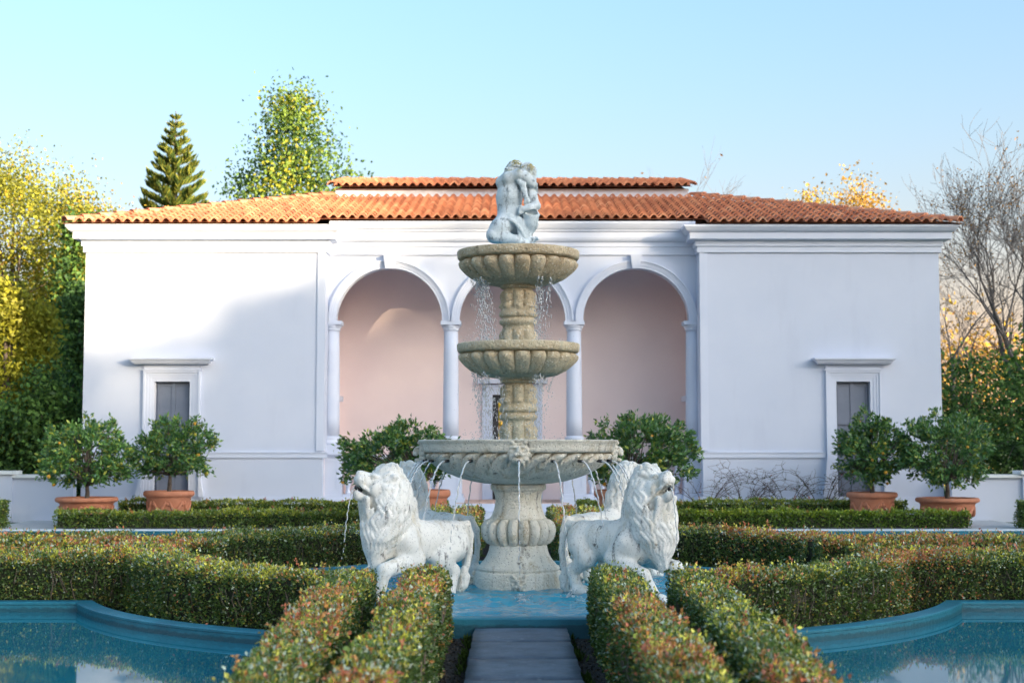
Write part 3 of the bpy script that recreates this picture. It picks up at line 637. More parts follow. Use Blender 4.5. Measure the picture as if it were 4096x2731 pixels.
# ridge caps: half-round tiles on hips, top ridge and verges
def cap_mesh():
    V = []; F = []; n = 7
    for y, r, dz in ((0, .135, .03), (.44, .115, .0)):
        for i in range(n): t = math.pi * i / (n - 1); V.append((r * math.cos(t), y, r * .8 * math.sin(t) + dz))
    for i in range(n): t = math.pi * i / (n - 1); V.append((.108 * math.cos(t), .003, .108 * .8 * math.sin(t) + .02))
    for i in range(n - 1): F.append((i, i + 1, n + i + 1, n + i)); F.append((2 * n + i, 2 * n + i + 1, i + 1, i))
    F = [tuple(reversed(q)) for q in F]
    me = MB().add(V, F).mesh('ridge_tile', M['tile'], True); me.set_sharp_from_angle(angle=R(45)); return me
cap_me = cap_mesh()
def ridge(a, b, lift=.03):
    a, b = Vector(a), Vector(b); d = b - a; L = d.length; d.normalize(); n = int(L / .40)
    x = d.cross(Vector((0, 0, 1))).normalized(); z = x.cross(d); rot = Matrix((x, d, z)).transposed().to_euler()
    for i in range(n):
        p = a + d * (i * L / n) + Vector((0, 0, lift)); obj('ridge_tile', cap_me, roof, p, rot)
for s in (-1, 1):
    ridge((s * 9.70, 30.52, ZE + .0), (s * 4.55, 35.7, zt + .0)); ridge((s * 9.78, 46.15, ZE), (s * 4.55, 40.9, zt))
    ridge((s * (UE - .03), UY - .02, UZ), (s * (UE - .03), UR, UZ + (UR - UY) * US), .01)
ridge((-UE, UR, UZ + (UR - UY) * US), (UE, UR, UZ + (UR - UY) * US), .01)
# ================================================================== FOUNTAIN
def gad(rows, lobes, per=12, swirl=0., pw=.55, dep=1.5):
    n = lobes * per; th = np.arange(n) * 2 * math.pi / n; V = []
    for r, z, a in rows:
        t = th + swirl * (z - rows[-1][1]); b = np.abs(np.cos(lobes * t / 2)) ** pw; rr = r - dep * a * (1 - b)
        V.append(np.stack([rr * np.cos(th), rr * np.sin(th), np.full(n, z)], 1))
    i = np.arange(n); i2 = (i + 1) % n; F = [np.stack([j * n + i, j * n + i2, (j + 1) * n + i2, (j + 1) * n + i], 1) for j in range(len(rows) - 1)]
    return np.concatenate(V), np.concatenate(F)
ft = thing('fountain', 'three tiered stone fountain with scalloped bowls in the middle of the garden', 'fountain', (FX, FY, 0))
def lobed(name, rows, lobes, mat, per=12, swirl=0., pw=.55, dep=1.5):
    V, F = gad(rows, lobes, per, swirl, pw, dep); me = np_mesh(name, V, F, mat, True); me.set_sharp_from_angle(angle=R(60)); return obj(name, me, ft)
# plinth and foot
pl = MB().lathe([(.47, -.08), (.472, .02), (.466, .10), (.464, .185), (.455, .20), (.44, .205), (.435, .215), (.445, .235), (.435, .258), (.41, .268), (.40, .285), (.385, .30), (.36, .33), (.335, .37), (.316, .42), (.306, .47), (.30, .49)], 64).build('plinth', M['stone'], ft); smooth_by_angle(pl, 40)
lobed('gadrooned_knop', [(.29, .478, 0), (.31, .482, .02), (.345, .50, .05), (.375, .535, .055), (.394, .58, .05), (.402, .63, .05), (.396, .68, .05), (.375, .72, .055), (.345, .745, .05), (.31, .757, .02), (.285, .76, 0)], 18, M['stone'])
nk = MB().lathe([(.30, .752), (.305, .765), (.292, .775), (.285, .79), (.268, .83), (.25, .89), (.243, .95), (.25, 1.0), (.262, 1.04), (.272, 1.055), (.29, 1.062), (.298, 1.075), (.298, 1.118), (.28, 1.125), (.25, 1.13)], 56).build('foot', M['stone'], ft); smooth_by_angle(nk, 40)
low = lobed('lower_bowl', [(.25, 1.125, 0), (.37, 1.132, .006), (.50, 1.153, .012), (.62, 1.185, .018), (.725, 1.222, .024), (.82, 1.268, .03), (.896, 1.315, .036), (.955, 1.36, .042), (.992, 1.395, .046), (1.008, 1.42, .052), (1.0, 1.44, .058), (.975, 1.453, .04), (.95, 1.458, 0), (.955, 1.46, 0), (1.005, 1.463, 0), (1.026, 1.475, 0), (1.03, 1.50, 0), (1.04, 1.53, 0), (1.052, 1.56, 0), (1.068, 1.572, 0), (1.07, 1.588, 0), (1.06, 1.593, 0), (.99, 1.592, 0), (.965, 1.575, 0), (.90, 1.50, 0), (.5, 1.40, 0), (.1, 1.38, 0)], 32, M['stone'], 16, -1.3, .5, 2.5)
wd = MB().add([(math.cos(2 * math.pi * i / 48) * .985, math.sin(2 * math.pi * i / 48) * .985, 1.578) for i in range(48)], [tuple(range(48))]).build('bowl_water', M['basin_water'], low)
def stem(z0, mat, name):
    d = lambda r, z, a=0.: (r, z0 + z, a)
    lobed(name, [d(.19, -.06), d(.20, 0, .02), d(.205, .05, .03), d(.21, .10, .035), d(.195, .13, .03), d(.175, .15, .01), d(.168, .18), d(.172, .20), d(.19, .21), d(.203, .225), d(.205, .245), d(.195, .262), d(.178, .272), d(.178, .285), d(.197, .293), d(.207, .31), d(.207, .33), d(.195, .35), d(.185, .365), d(.195, .385, .02), d(.213, .40, .05), d(.205, .42, .045), d(.188, .45, .03), d(.192, .48, .03), d(.20, .51, .032), d(.196, .545, .03), d(.178, .57, .02), d(.155, .585), d(.148, .595), d(.165, .60), d(.19, .607), d(.198, .62), d(.19, .632), d(.205, .64), d(.219, .655), d(.222, .69), d(.218, .715), d(.2, .72)], 8, mat, 14, 0, .8)
def bowl(zr_, mat, name, ph):
    d = lambda r, z, a=0.: (r, zr_ + z, a)
    return lobed(name, [d(.18, -.37), d(.29, -.362, .004), d(.42, -.338, .012), d(.51, -.295, .022), d(.575, -.245, .034), d(.622, -.20, .046), d(.648, -.165, .056), d(.652, -.14, .064), d(.638, -.12, .07), d(.61, -.108, .045), d(.585, -.104, 0), d(.60, -.102), d(.642, -.096), d(.656, -.08), d(.66, -.05), d(.664, -.015), d(.655, -.002), d(.64, 0), d(.60, -.002), d(.575, -.025), d(.5, -.08), d(.1, -.1)], 21, mat, 12)
stem(1.60, M['midstone'], 'lower_stem'); mid = bowl(2.624, M['midstone'], 'middle_bowl', 0); stem(2.60 + .02, M['ochre'], 'upper_stem'); top = bowl(3.627, M['ochre'], 'upper_bowl', .1)
for b, z in ((mid, 2.604), (top, 3.607)):
    MB().add([(math.cos(2 * math.pi * i / 32) * .585, math.sin(2 * math.pi * i / 32) * .585, z) for i in range(32)], [tuple(range(32))]).build('bowl_water', M['basin_water'], b)
# lion masks (look towards -y)
S = Sculpt((-.16, -.16, -.19), (.16, .09, .17), .006)
S.ell((0, .03, 0), (.11, .07, .13), .02)
for k in range(13):
    a = 2 * math.pi * k / 13 + .2; S.cone((.085 * math.cos(a), -.005, .10 * math.sin(a)), (.115 * math.cos(a + .15), .03, .14 * math.sin(a + .15)), .03, .022, .012)
S.ell((0, -.045, .02), (.035, .06, .05), .02).ell((0, -.095, .005), (.03, .02, .018), .01)
for e in (-1, 1):
    S.ell((e * .03, -.08, -.025), (.034, .032, .026), .012).ell((e * .045, -.045, .055), (.03, .025, .016), .012).cone((e * .075, -.03, .11), (e * .085, -.02, .13), .025, .018, .01)
    S.ell((e * .045, -.066, .034), (.016, .016, .012), .006, None, True)
S.ell((0, -.06, -.10), (.045, .035, .03), .015).ell((0, -.09, -.06), (.033, .04, .02), .008, None, True)
mask_me = S.mesh('lion_mask', M['stone'])
for k in range(4):
    a = k * math.pi / 2
    for r, z, sc in ((1.03, 1.465, .88), (.455, .10, .74)):
        m_ = obj('lion_mask', mask_me, ft, (r * math.sin(a), -r * math.cos(a), z), (0, 0, a)); m_.scale = (sc,) * 3
spout_me = MB().tube([(0, .02, 0), (0, -.035, -.004)], .017, 10).mesh('spout', M['pipe'], True)
ANG = [-85, -67, -48.2, -29.7, 0, 20.3, 39.2, 57.6, 75, 92, 111, 130, 149, 168, 187, 206, 225, 244, 259]
for a in ANG:
    r_ = 1.11 if a == 0 else .985; obj('spout', spout_me, ft, (r_ * math.sin(R(a)), -r_ * math.cos(R(a)), 1.375), (0, 0, R(a)))

# ------------------------------------------------------------------ water jets
def jet_mesh(r0, z0, v, zend, seed, rad=.0095, vz=.0):
    rr = random.Random(seed); m = MB(); pts = []; rs = []; t = 0; n = 46
    T = (vz + math.sqrt(vz * vz + 2 * 9.81 * (z0 - zend))) / 9.81; cut = T * rr.uniform(.62, .8)
    for i in range(n):
        t = cut * i / (n - 1); w = .006 * i / n
        pts.append((w * math.sin(i * .9 + seed), -(r0 + v * t) + w * math.cos(i * 1.3), z0 + vz * t - 4.905 * t * t)); rs.append(rad * (.75 + .45 * abs(math.sin(i * .75 + seed))) * (1 - .35 * i / n))
    m.tube(pts, rs, 6); jm = m.mesh('water_jet', M['jet'], True); m = MB()
    t = cut
    while t < T:                                                       # breaks into drops
        t += rr.uniform(.006, .02); L = rr.uniform(.008, .03); r = rad * rr.uniform(.45, .85)
        x, y, z = rr.gauss(0, .008), -(r0 + v * t) + rr.gauss(0, .008), z0 + vz * t - 4.905 * t * t
        m.lathe([(r * .1, -L), (r, -L * .3), (r * .8, L * .4), (r * .1, L)], 5, (x, y, z))
    for _ in range(44):                                                # splash crown
        a = rr.uniform(0, 6.28); q = abs(rr.gauss(0, .07)); h = abs(rr.gauss(0, .03)); r = rr.uniform(.003, .008)
        m.lathe([(r * .1, -r), (r, 0), (r * .1, r)], 5, (q * math.cos(a), -(r0 + v * T) + q * math.sin(a), zend + h))
    return jm, m.mesh('spray', M['jet'], True)
ORD = ['first', 'second', 'third', 'fourth', 'fifth', 'sixth', 'seventh', 'eighth', 'ninth', 'tenth']
nl = sum(a < 0 for a in ANG); cl_, cr_ = nl, 0
for i, a in enumerate(ANG):
    jm, sm = jet_mesh(1.14 if a == 0 else 1.02, 1.37, .85 + .08 * math.sin(i * 2.1), .06, i); o = obj('water_jet', jm, None, (FX, FY, 0), (0, 0, R(a))); tag(obj('spray', sm, o), kind='stuff')
    if a == 0: tag(o, 'thin jet of water falling straight down from the front lion mask of the big bowl', 'water jet', 'jets of the big bowl')
    elif a < 0: tag(o, ORD[nl - 1 - i] + ' arcing jet to the left of the front lion mask on the big bowl', 'water jet', 'jets of the big bowl')
    elif a < 95: tag(o, ORD[i - nl - 1] + ' arcing jet to the right of the front lion mask on the big bowl', 'water jet', 'jets of the big bowl')
    else: tag(o, ORD[i - 10] + ' jet round the back of the big bowl, counted from the right', 'water jet', 'jets of the big bowl')
# dripping water of the two upper bowls
def drops(zb, zt, seed, nl, nr):
    rr = random.Random(seed); m = MB()
    def streak(a, r, z, L, rad):
        x, y = r * math.sin(a), -r * math.cos(a); m.lathe([(rad * .15, -L), (rad, -L * .35), (rad * .8, L * .4), (rad * .1, L)], 5, (x, y, z))
    H = zt - zb
    streams = []
    for k in range(nl + nr):
        left = k < nl; a = rr.gauss(-68, 22) if left else rr.uniform(-180, 180)
        if not left and rr.random() < .55: a = rr.uniform(25, 95)
        streams.append((R(a), rr.uniform(.40, .56) if left else rr.uniform(.34, .5)))
    for a, r0 in streams:
        v = rr.uniform(-.45, -.15); z = 0; T = math.sqrt(2 * H / 9.81); n = rr.randint(34, 60); pts = []; cut = rr.uniform(.16, .42)
        q = 0.
        for i in range(10):                                            # unbroken start, wavering
            t = T * cut * i / 9; q = .012 * math.sin(i * 1.7 + a * 5); pts.append(((r0 + v * t) * math.sin(a) + q, -(r0 + v * t) * math.cos(a), zt - 4.905 * t * t - .01 + (0.02 if i == 0 else 0)))
        m.tube(pts, [.0075 * (1 - .06 * i) * rr.uniform(.6, 1.3) for i in range(10)], 5)
        for i in range(n):
            t = T * (cut + (1 - cut) * rr.random()); r = r0 + v * t + rr.gauss(0, .014 + .03 * t); 
            streak(a + rr.gauss(0, .03 + .10 * t), max(r, .2), zt - 4.905 * t * t, rr.uniform(.006, .02), rr.uniform(.003, .0062))
    for _ in range(170):
        a = rr.uniform(-math.pi, math.pi) if rr.random() < .5 else R(rr.gauss(-70, 25)); r = rr.uniform(.25, .62); streak(a, r, zb + abs(rr.gauss(0, .05)) + .02, rr.uniform(.004, .01), rr.uniform(.0025, .005))
    for _ in range(150):
        a = rr.uniform(-math.pi, math.pi); r = rr.uniform(.3, .75); streak(a, r, rr.uniform(zb, zt), rr.uniform(.003, .007), rr.uniform(.0015, .003))
    return m.mesh('water_drops', M['jet'], True)
o = obj('water_drops', drops(2.60, 3.30, 4, 11, 8), None, (FX, FY, 0)); tag(o, 'water dripping from the highest bowl of the fountain', 'water', None, 'stuff')
o = obj('water_drops', drops(1.58, 2.30, 9, 7, 13), None, (FX, FY, 0)); tag(o, 'water dripping from the middle bowl of the fountain', 'water', None, 'stuff')

# ================================================================== LIONS
def make_lion():
    S = Sculpt((-.24, -.42, -.03), (1.72, .42, 1.50), .0092)
    # trunk
    S.chain([(.17, 0, .61), (.45, 0, .605), (.72, 0, .60), (1.0, 0, .61)], [.185, .185, .20, .235], .08)
    S.cone((.42, 0, .51), (.9, 0, .49), .12, .16, .08)
    for e in (-1, 1):
        S.ell((.22, e * .10, .56), (.17, .10, .21), .05); S.ell((.98, e * .15, .58), (.14, .10, .22), .06)
    # hind legs
    for e, o in ((-1, 0.), (1, .17)):
        S.chain([(.24, e * .13, .54), (.36 + o, e * .165, .40)], [.15, .10], .05); S.chain([(.36 + o, e * .165, .40), (.15 + o, e * .16, .27)], [.10, .07], .05)
        S.chain([(.14 + o, e * .16, .27), (.20 + o, e * .16, .08)], [.07, .068], .03); S.ell((.27 + o, e * .16, .055), (.13, .085, .065), .03)
        for q in (-1.5, -.5, .5, 1.5): S.ell((.36 + o, e * .16 + q * .034, .035), (.05, .021, .036), .012)
    # forelegs
    S.chain([(.96, -.19, .60), (.80, -.215, .43), (1.22, -.21, .27), (1.36, -.2, .09)], [.12, .10, .075, .062], .04)
    S.chain([(1.02, .19, .60), (.92, .205, .43), (1.36, .19, .33), (1.42, .18, .09)], [.12, .10, .075, .062], .04)
    for x, y in ((1.43, -.2), (1.48, .18)):
        S.ell((x, y, .05), (.11, .078, .058), .03)
        for q in (-1.5, -.5, .5, 1.5): S.ell((x + .085, y + q * .034, .035), (.045, .021, .036), .012)
    # tail hanging round the haunch with a tuft
    S.chain([(.06, 0, .73), (-.05, -.01, .74), (-.125, -.03, .62), (-.13, -.05, .45), (-.10, -.06, .30), (-.05, -.07, .18)], [.045, .042, .04, .036, .034, .036], .02)
    for k in range(6):
        a = k * 1.05; S.chain([(-.06, -.07, .26), (-.06 + .035 * math.cos(a), -.07 + .035 * math.sin(a), .17), (-.03 + .04 * math.cos(a + .6), -.075 + .04 * math.sin(a + .6), .08), (.02 + .02 * math.cos(a), -.08 + .02 * math.sin(a), .0)], [.03, .04, .038, .02], .008)
    # mane mass: stacked ovals
    ZL = [1.29, 1.22, 1.12, .98, .82, .66, .52, .42]; CX = [1.10, 1.11, 1.13, 1.16, 1.19, 1.23, 1.28, 1.32]; RX = [.09, .155, .20, .225, .225, .20, .145, .08]; RY = [.11, .165, .205, .228, .228, .20, .14, .07]
    def prof(z): return np.interp(-z, [-q for q in ZL], CX), np.interp(-z, [-q for q in ZL], RX), np.interp(-z, [-q for q in ZL], RY)
    for z, c, a, b in zip(ZL, CX, RX, RY): S.ell((c, 0, z), (a * .97, b * .97, .13), .06)
    S.chain([(1.06, 0, 1.12), (.98, 0, .90), (.80, 0, .70)], [.13, .14, .10], .08)
    # head frame: turned to its right and raised
    ya, pa = R(-17), R(25)
    f = np.array([math.cos(ya) * math.cos(pa), math.sin(ya) * math.cos(pa), math.sin(pa)]); s_ = np.cross([0, 0, 1], f); s_ /= np.linalg.norm(s_); u = np.cross(f, s_)
    H = np.array([1.26, -.03, 1.145]); Q = np.stack([f, s_, u], 1)
    L = lambda a, b, c: H + f * a + s_ * b + u * c
    hw = math.atan2(f[1], f[0])
    rr = random.Random(5)
    # flowing locks on the mane, each of a few parallel strands that follow one wave
    def lock(a0, z0, ln, ph, amp, tw, th, out):
        for q in (-1, 0, 1):
            P = []; rad = []
            for i in range(11):
                t = i / 10; z = z0 - ln * t; c, a, b = prof(max(z, .40)); wave = amp * (math.sin(7.2 * t + ph) - math.sin(ph)); aa = a0 + wave + tw * t + q * th * 1.25 * (1 - .8 * t) / max(a, .12)
                g_ = 1.02 + out * math.sin(math.pi * (.25 + .75 * t) ** .7) - (.012 if q else 0) / max(a, .1) * (1 - t)
                P.append((c + a * g_ * math.cos(aa), b * g_ * math.sin(aa), z + .012 * math.cos(7.2 * t + ph))); rad.append(th * .56 * (.7 + .5 * min(t * 3, 1)) * (1 - .82 * t ** 1.5))
            S.chain(P, rad, .003)
    n_l = 0
    for lv, z00 in enumerate((1.36, 1.27, 1.17, 1.06, .95, .84, .74)):
        n = (9, 11, 13, 14, 14, 13, 11)[lv]
        for k in range(n):
            a0 = 2 * math.pi * (k + rr.uniform(-.28, .28) + .5 * (lv % 2)) / n; z0 = z00 + rr.uniform(-.045, .045); da = (a0 - hw + math.pi) % (2 * math.pi) - math.pi
            if abs(da) < .85 and z0 > 1.02: continue
            side = 1 if da > 0 else -1; ph = 5.0 * vnoise(np.array([[a0 * .8, z0 * 1.2, 0]]), 1.)[0] + rr.uniform(-.5, .5)
            lock(a0, z0, rr.uniform(.26, .38), ph, rr.uniform(.12, .20) * rr.choice((1, 1, 1, -1)) * side, -.10 * side, rr.uniform(.042, .056), rr.uniform(.05, .19))
    for k in range(13):                                                # crest swept back over the crown
        y0 = (k - 6) * .017; P = []; ph = rr.uniform(0, 6)
        for i in range(7): t = i / 6; P.append((1.27 - .30 * t, y0 * (1 + .5 * t) - .03 * (1 - t) + .015 * math.sin(7 * t + ph), 1.30 + .10 * math.sin(2.4 * t + .3) - .16 * t * t + .012 * math.cos(7 * t + ph) - 6 * y0 * y0))
        S.chain(P, [.022, .03, .034, .034, .03, .024, .014], .006)
    ca, cb = np.array([1.07, 0, 1.18]), np.array([.84, 0, .74]); ax_ = (cb - ca) / np.linalg.norm(cb - ca); nb_ = np.array([ax_[2], 0, -ax_[0]]); nb_ = nb_ if nb_[0] < 0 else -nb_
    for k in range(46):                                                # nape locks running back on to the shoulders
        t0 = rr.uniform(0, .62); f0 = rr.uniform(-1.5, 1.5); ph = 4 * vnoise(np.array([[f0, t0 * 3, 1]]), 1.)[0]; th = rr.uniform(.03, .042); ou = rr.uniform(.0, .03)
        for q in (-1, 0, 1):
            P = []; rad = []
            for i in range(8):
                u_ = i / 7; tt = t0 + .42 * u_; fi = f0 + .22 * math.sin(6.5 * u_ + ph) + q * th * 5 * (1 - .8 * u_); r_ = .135 - .025 * tt + ou - (.006 if q else 0) - .02 * u_
                P.append(ca + (cb - ca) * tt + nb_ * r_ * math.cos(fi) + np.array([0, r_ * 1.1 * math.sin(fi), 0])); rad.append(th * .55 * (1 - .75 * u_ ** 1.5))
            S.chain(P, rad, .004)
    # head
    S.ell(L(0, 0, .01), (.165, .145, .135), .05, Q)
    S.cone(L(.06, 0, .0), L(.225, 0, -.005), .10, .078, .04); S.cone(L(.04, 0, .075), L(.25, 0, .045), .055, .045, .03)
    S.ell(L(.283, 0, .045), (.03, .045, .03), .012, Q)
    for e in (-1, 1):
        S.ell(L(.235, e * .045, -.012), (.065, .048, .046), .018, Q); S.ell(L(.12, e * .075, .085), (.055, .034, .026), .02, Q)
        S.ell(L(.05, e * .115, -.03), (.09, .05, .085), .03, Q); S.cone(L(-.04, e * .13, .12), L(-.05, e * .17, .16), .045, .035, .02)
        S.ell(L(.15, e * .082, .052), (.032, .028, .020), .008, Q, True); S.ell(L(.135, e * .074, .054), (.021, .021, .019), .004, Q)
        S.ell(L(.312, e * .022, .045), (.016, .011, .012), .004, Q, True)
        for q in range(3): S.cone(L(.20 + .035 * q, e * (.088 - .006 * q), .012), L(.18 + .03 * q, e * (.095 - .006 * q), -.035), .006, .005, .006, True)
        S.chain([L(.27, e * .035, -.045), L(.2, e * .075, -.07), L(.1, e * .10, -.085)], [.018, .018, .02], .012)
    S.cone(L(.03, 0, -.125), L(.20, 0, -.165), .075, .05, .03); S.ell(L(.215, 0, -.15), (.045, .05, .035), .02, Q)
    S.ell(L(.21, 0, -.09), (.12, .062, .044), .010, Q, True); S.ell(L(.13, 0, -.09), (.10, .085, .046), .010, Q, True)
    for e in (-1, 1): S.cone(L(.25, e * .032, -.055), L(.25, e * .032, -.09), .011, .004, .004); S.cone(L(.235, e * .03, -.135), L(.235, e * .03, -.105), .010, .004, .004)
    for q in (-.015, .0, .015): S.cone(L(.262, q, -.05), L(.262, q, -.066), .008, .006, .003)
    # ruff of locks round the face
    for k in range(20):
        a = 2 * math.pi * k / 20 + rr.uniform(-.08, .08); c, s = math.cos(a), math.sin(a); P = []; ph = rr.uniform(0, 6)
        for i in range(6):
            t = i / 5; r = .135 + .105 * t; w = .03 * math.sin(6 * t + ph); p = L(.03 - .13 * t, r * c - w * s, r * s * 1.0 + w * c) - np.array([0, 0, .10 * t * t]); P.append(p)
        S.chain(P, [.022, .036, .038, .034, .026, .014], .007)
    for k in range(7):                                                 # beard
        P = []; ph = rr.uniform(0, 6); y = (k - 3) * .035
        for i in range(6): t = i / 5; P.append(L(.13 - .06 * t, y + .02 * math.sin(5 * t + ph), -.16 - .03 * t) - np.array([0, 0, .22 * t]))
        S.chain(P, [.03, .032, .03, .026, .02, .012], .007)
    return S.mesh('lion_body', M['lion']), L(.235, 0, -.10), f, Q
lion_me, mouth, lf, LQ = make_lion()
for k, (ang, label) in enumerate(((225, 'white stone lion with raised head, at front left of the fountain'), (315, 'white stone lion with open mouth facing right, at front right of the fountain'),
                                  (135, 'stone lion half hidden behind the front left lion'), (45, 'stone lion mostly hidden behind the front right lion'))):
    d = Vector((math.cos(R(ang)), math.sin(R(ang)), 0)); base = Vector((FX, FY, .02)) + d * .79
    t = thing('lion_statue', label, 'statue', base, R(ang), 'stone lions around the fountain')
    t.scale = (.89, .88, .95); obj('body', lion_me, t)
    obj('mouth_pipe', MB().tube([mouth - lf * .06, mouth + lf * .035], .017, 10).mesh('mouth_pipe', M['pipe'], True), t)
    hy = math.atan2(lf[1], lf[0]); mr = np.hypot(mouth[0], mouth[1])
    mw = Matrix.LocRotScale(t.location, t.rotation_euler, t.scale) @ Vector(mouth + lf * .03)
    jm, sm = jet_mesh(0, float(mw.z) - .005, .32, .06, 40 + k, .007, .05); j = obj('water_jet', jm, None, (mw.x, mw.y, 0), (0, 0, R(ang) + hy + math.pi / 2)); tag(obj('spray', sm, j), kind='stuff')
    tag(j, 'trickle of water falling from the mouth of the ' + ('front left', 'front right', 'rear left', 'rear right')[k] + ' stone lion', 'water jet')

# ================================================================== STATUE ON TOP
def make_statue():
    S = Sculpt((-.38, -.30, -.02), (.34, .26, 1.08), .0060)
    # rock base
    S.ell((.02, .0, .0), (.19, .17, .09), .03).ell((-.05, -.05, .03), (.13, .12, .06), .03).cone((.15, -.03, 0), (.14, -.05, .10), .07, .055, .03)
    # torso
    S.chain([(-.075, .0, .34), (-.085, .0, .46), (-.085, -.005, .60), (-.075, -.01, .70)], [.125, .118, .135, .125], .05)
    S.ell((-.06, -.02, .43), (.12, .115, .09), .04); S.ell((-.10, .0, .32), (.135, .13, .11), .05)
    for x in (-.115, -.02): S.ell((x, -.095, .655), (.055, .03, .042), .03)
    S.chain([(-.06, 0, .76), (-.04, 0, .84)], [.06, .055], .04)
    # crossing arm over the face and shoulder
    S.chain([(-.165, -.03, .765), (-.10, -.10, .80), (.02, -.135, .835), (.09, -.13, .80), (.165, -.11, .735)], [.07, .066, .058, .058, .046], .03)
    for q in range(4): S.chain([(.175, -.105 + q * .018, .74 - q * .012), (.205, -.10 + q * .02, .735 - q * .016), (.213, -.085 + q * .02, .70 - q * .016)], [.018, .015, .012], .006)
    # first head, face turned to the left
    S.ell((-.035, .0, .905), (.092, .085, .09), .03); S.ell((-.085, -.02, .885), (.045, .055, .06), .025)
    S.cone((-.125, -.025, .895), (-.128, -.03, .875), .013, .017, .012); S.ell((-.115, -.03, .915), (.022, .04, .012), .01); S.ell((-.118, -.03, .848), (.018, .026, .010), .008); S.ell((-.105, -.02, .83), (.025, .03, .022), .015)
    for yy in (-.05, .0): S.ell((-.122, yy, .902), (.012, .012, .008), .005, None, True)
    S.ell((-.045, -.078, .89), (.018, .014, .026), .006)
    rr = random.Random(3)
    for k in range(26):
        a = rr.uniform(0, 6.28); b = rr.uniform(.25, 1.35); c0 = np.array([-.02, .0, .91]); P = []
        for i in range(4): q = a + .35 * i; bb = b + .05 * math.sin(3 * i + k); P.append(c0 + np.array([.092 * math.cos(q) * math.sin(bb), .088 * math.sin(q) * math.sin(bb), .092 * math.cos(bb)]))
        if P[0][0] < -.085: continue
        S.chain(P, [.014, .016, .014, .008], .004)
    # second head with coiled hair on the right
    S.ell((.11, -.01, .875), (.085, .085, .092), .03); S.ell((.155, -.02, .80), (.04, .06, .06), .03)
    for k in range(9):
        P = []; z = .945 - .017 * k
        for i in range(7): t = i / 6; P.append((.075 + .12 * math.sin(t * 2.3 - .2), -.01 - .098 * math.cos(t * 2.3 - .4), z - .045 * t + .008 * math.sin(6 * t + k)))
        S.chain(P, [.012, .017, .019, .019, .018, .014, .008], .004)
    for k in range(6): a = k * 1.05; S.ell((.115 + .03 * math.cos(a), -.05 + .02 * math.sin(a), .95 + .02 * math.sin(a)), (.022, .022, .018), .006)
    # hanging braid
    P = [(.02, -.15, .755), (.06, -.155, .72), (.075, -.15, .66), (.085, -.15, .60), (.11, -.15, .545), (.09, -.145, .52)]
    S.chain(P, [.03, .034, .03, .028, .03, .022], .015)
    for k in range(14):
        t = k / 13 * 4.99; i = int(t); q = t - i; p = np.array(P[i]) * (1 - q) + np.array(P[i + 1]) * q; S.ell(p + np.array([.02 * math.sin(k * 2.2), -.018, 0]), (.018, .016, .014), .006)
    # lower arm coming across to the waist
    S.chain([(.12, -.03, .70), (.165, -.06, .60), (.205, -.08, .50)], [.058, .052, .047], .03); S.chain([(.205, -.08, .50), (.13, -.135, .465), (.06, -.15, .45)], [.047, .042, .032], .02)
    for q in range(4): S.chain([(.055, -.165 + .004 * q, .465 - q * .017), (.025, -.168, .452 - q * .015), (.018, -.15, .43 - q * .012)], [.015, .014, .011], .005)
    S.chain([(.06, -.15, .47), (.04, -.17, .48), (.02, -.165, .475)], [.014, .012, .010], .006)
    # bent leg across the front
    S.chain([(-.11, -.05, .34), (-.19, -.12, .25), (-.255, -.15, .175)], [.115, .10, .078], .04); S.ell((-.255, -.14, .17), (.062, .065, .065), .03)
    S.chain([(-.245, -.13, .155), (-.12, -.15, .135), (.0, -.15, .11), (.085, -.13, .085)], [.07, .066, .054, .04], .03)
    S.chain([(.09, -.12, .09), (.13, -.10, .12), (.20, -.09, .142)], [.042, .034, .026], .02); S.ell((.21, -.09, .14), (.026, .034, .018), .01)
    for q in range(5): S.ell((.222, -.115 + q * .014, .137), (.014, .008, .011), .003)
    S.chain([(-.02, .05, .3), (.05, .08, .17), (.02, .10, .05)], [.10, .075, .06], .04)
    # sash
    for k in range(6):
        P = []
        for i in range(7): t = i / 6; P.append((-.155 + .23 * t, -.105 - .045 * math.sin(t * 3) - .006 * k, .405 - .01 * k - .02 * t - .17 * t * t + .012 * math.sin(5 * t + k)))
        S.chain(P, [.016, .017, .018, .018, .018, .016, .014], .006)
    for k in range(7):
        P = []
        for i in range(6): t = i / 5; P.append((.0 + .018 * k + .03 * t, -.14 + .006 * k, .36 - .012 * k - .20 * t + .01 * math.sin(4 * t + k)))
        S.chain(P, [.022, .026, .026, .024, .02, .014], .008)
    # basket
    S.chain([(.15, -.09, .385), (.145, -.08, .30), (.125, -.06, .19)], [.088, .08, .045], .02); S.ell((.152, -.12, .41), (.066, .06, .05), .012, None, True)
    for k in range(12): a = k * .5236; S.ell((.15 + .083 * math.cos(a), -.098 + .05 * math.sin(a), .40 + .045 * math.sin(a)), (.017, .014, .014), .008)
    return S.mesh('cherub_statue', M['statue'])
st = obj('cherub_statue', make_statue(), None, (FX - .012, FY, 3.615)); tag(st, 'weathered pale stone statue of embracing cherubs on top of the fountain', 'statue')
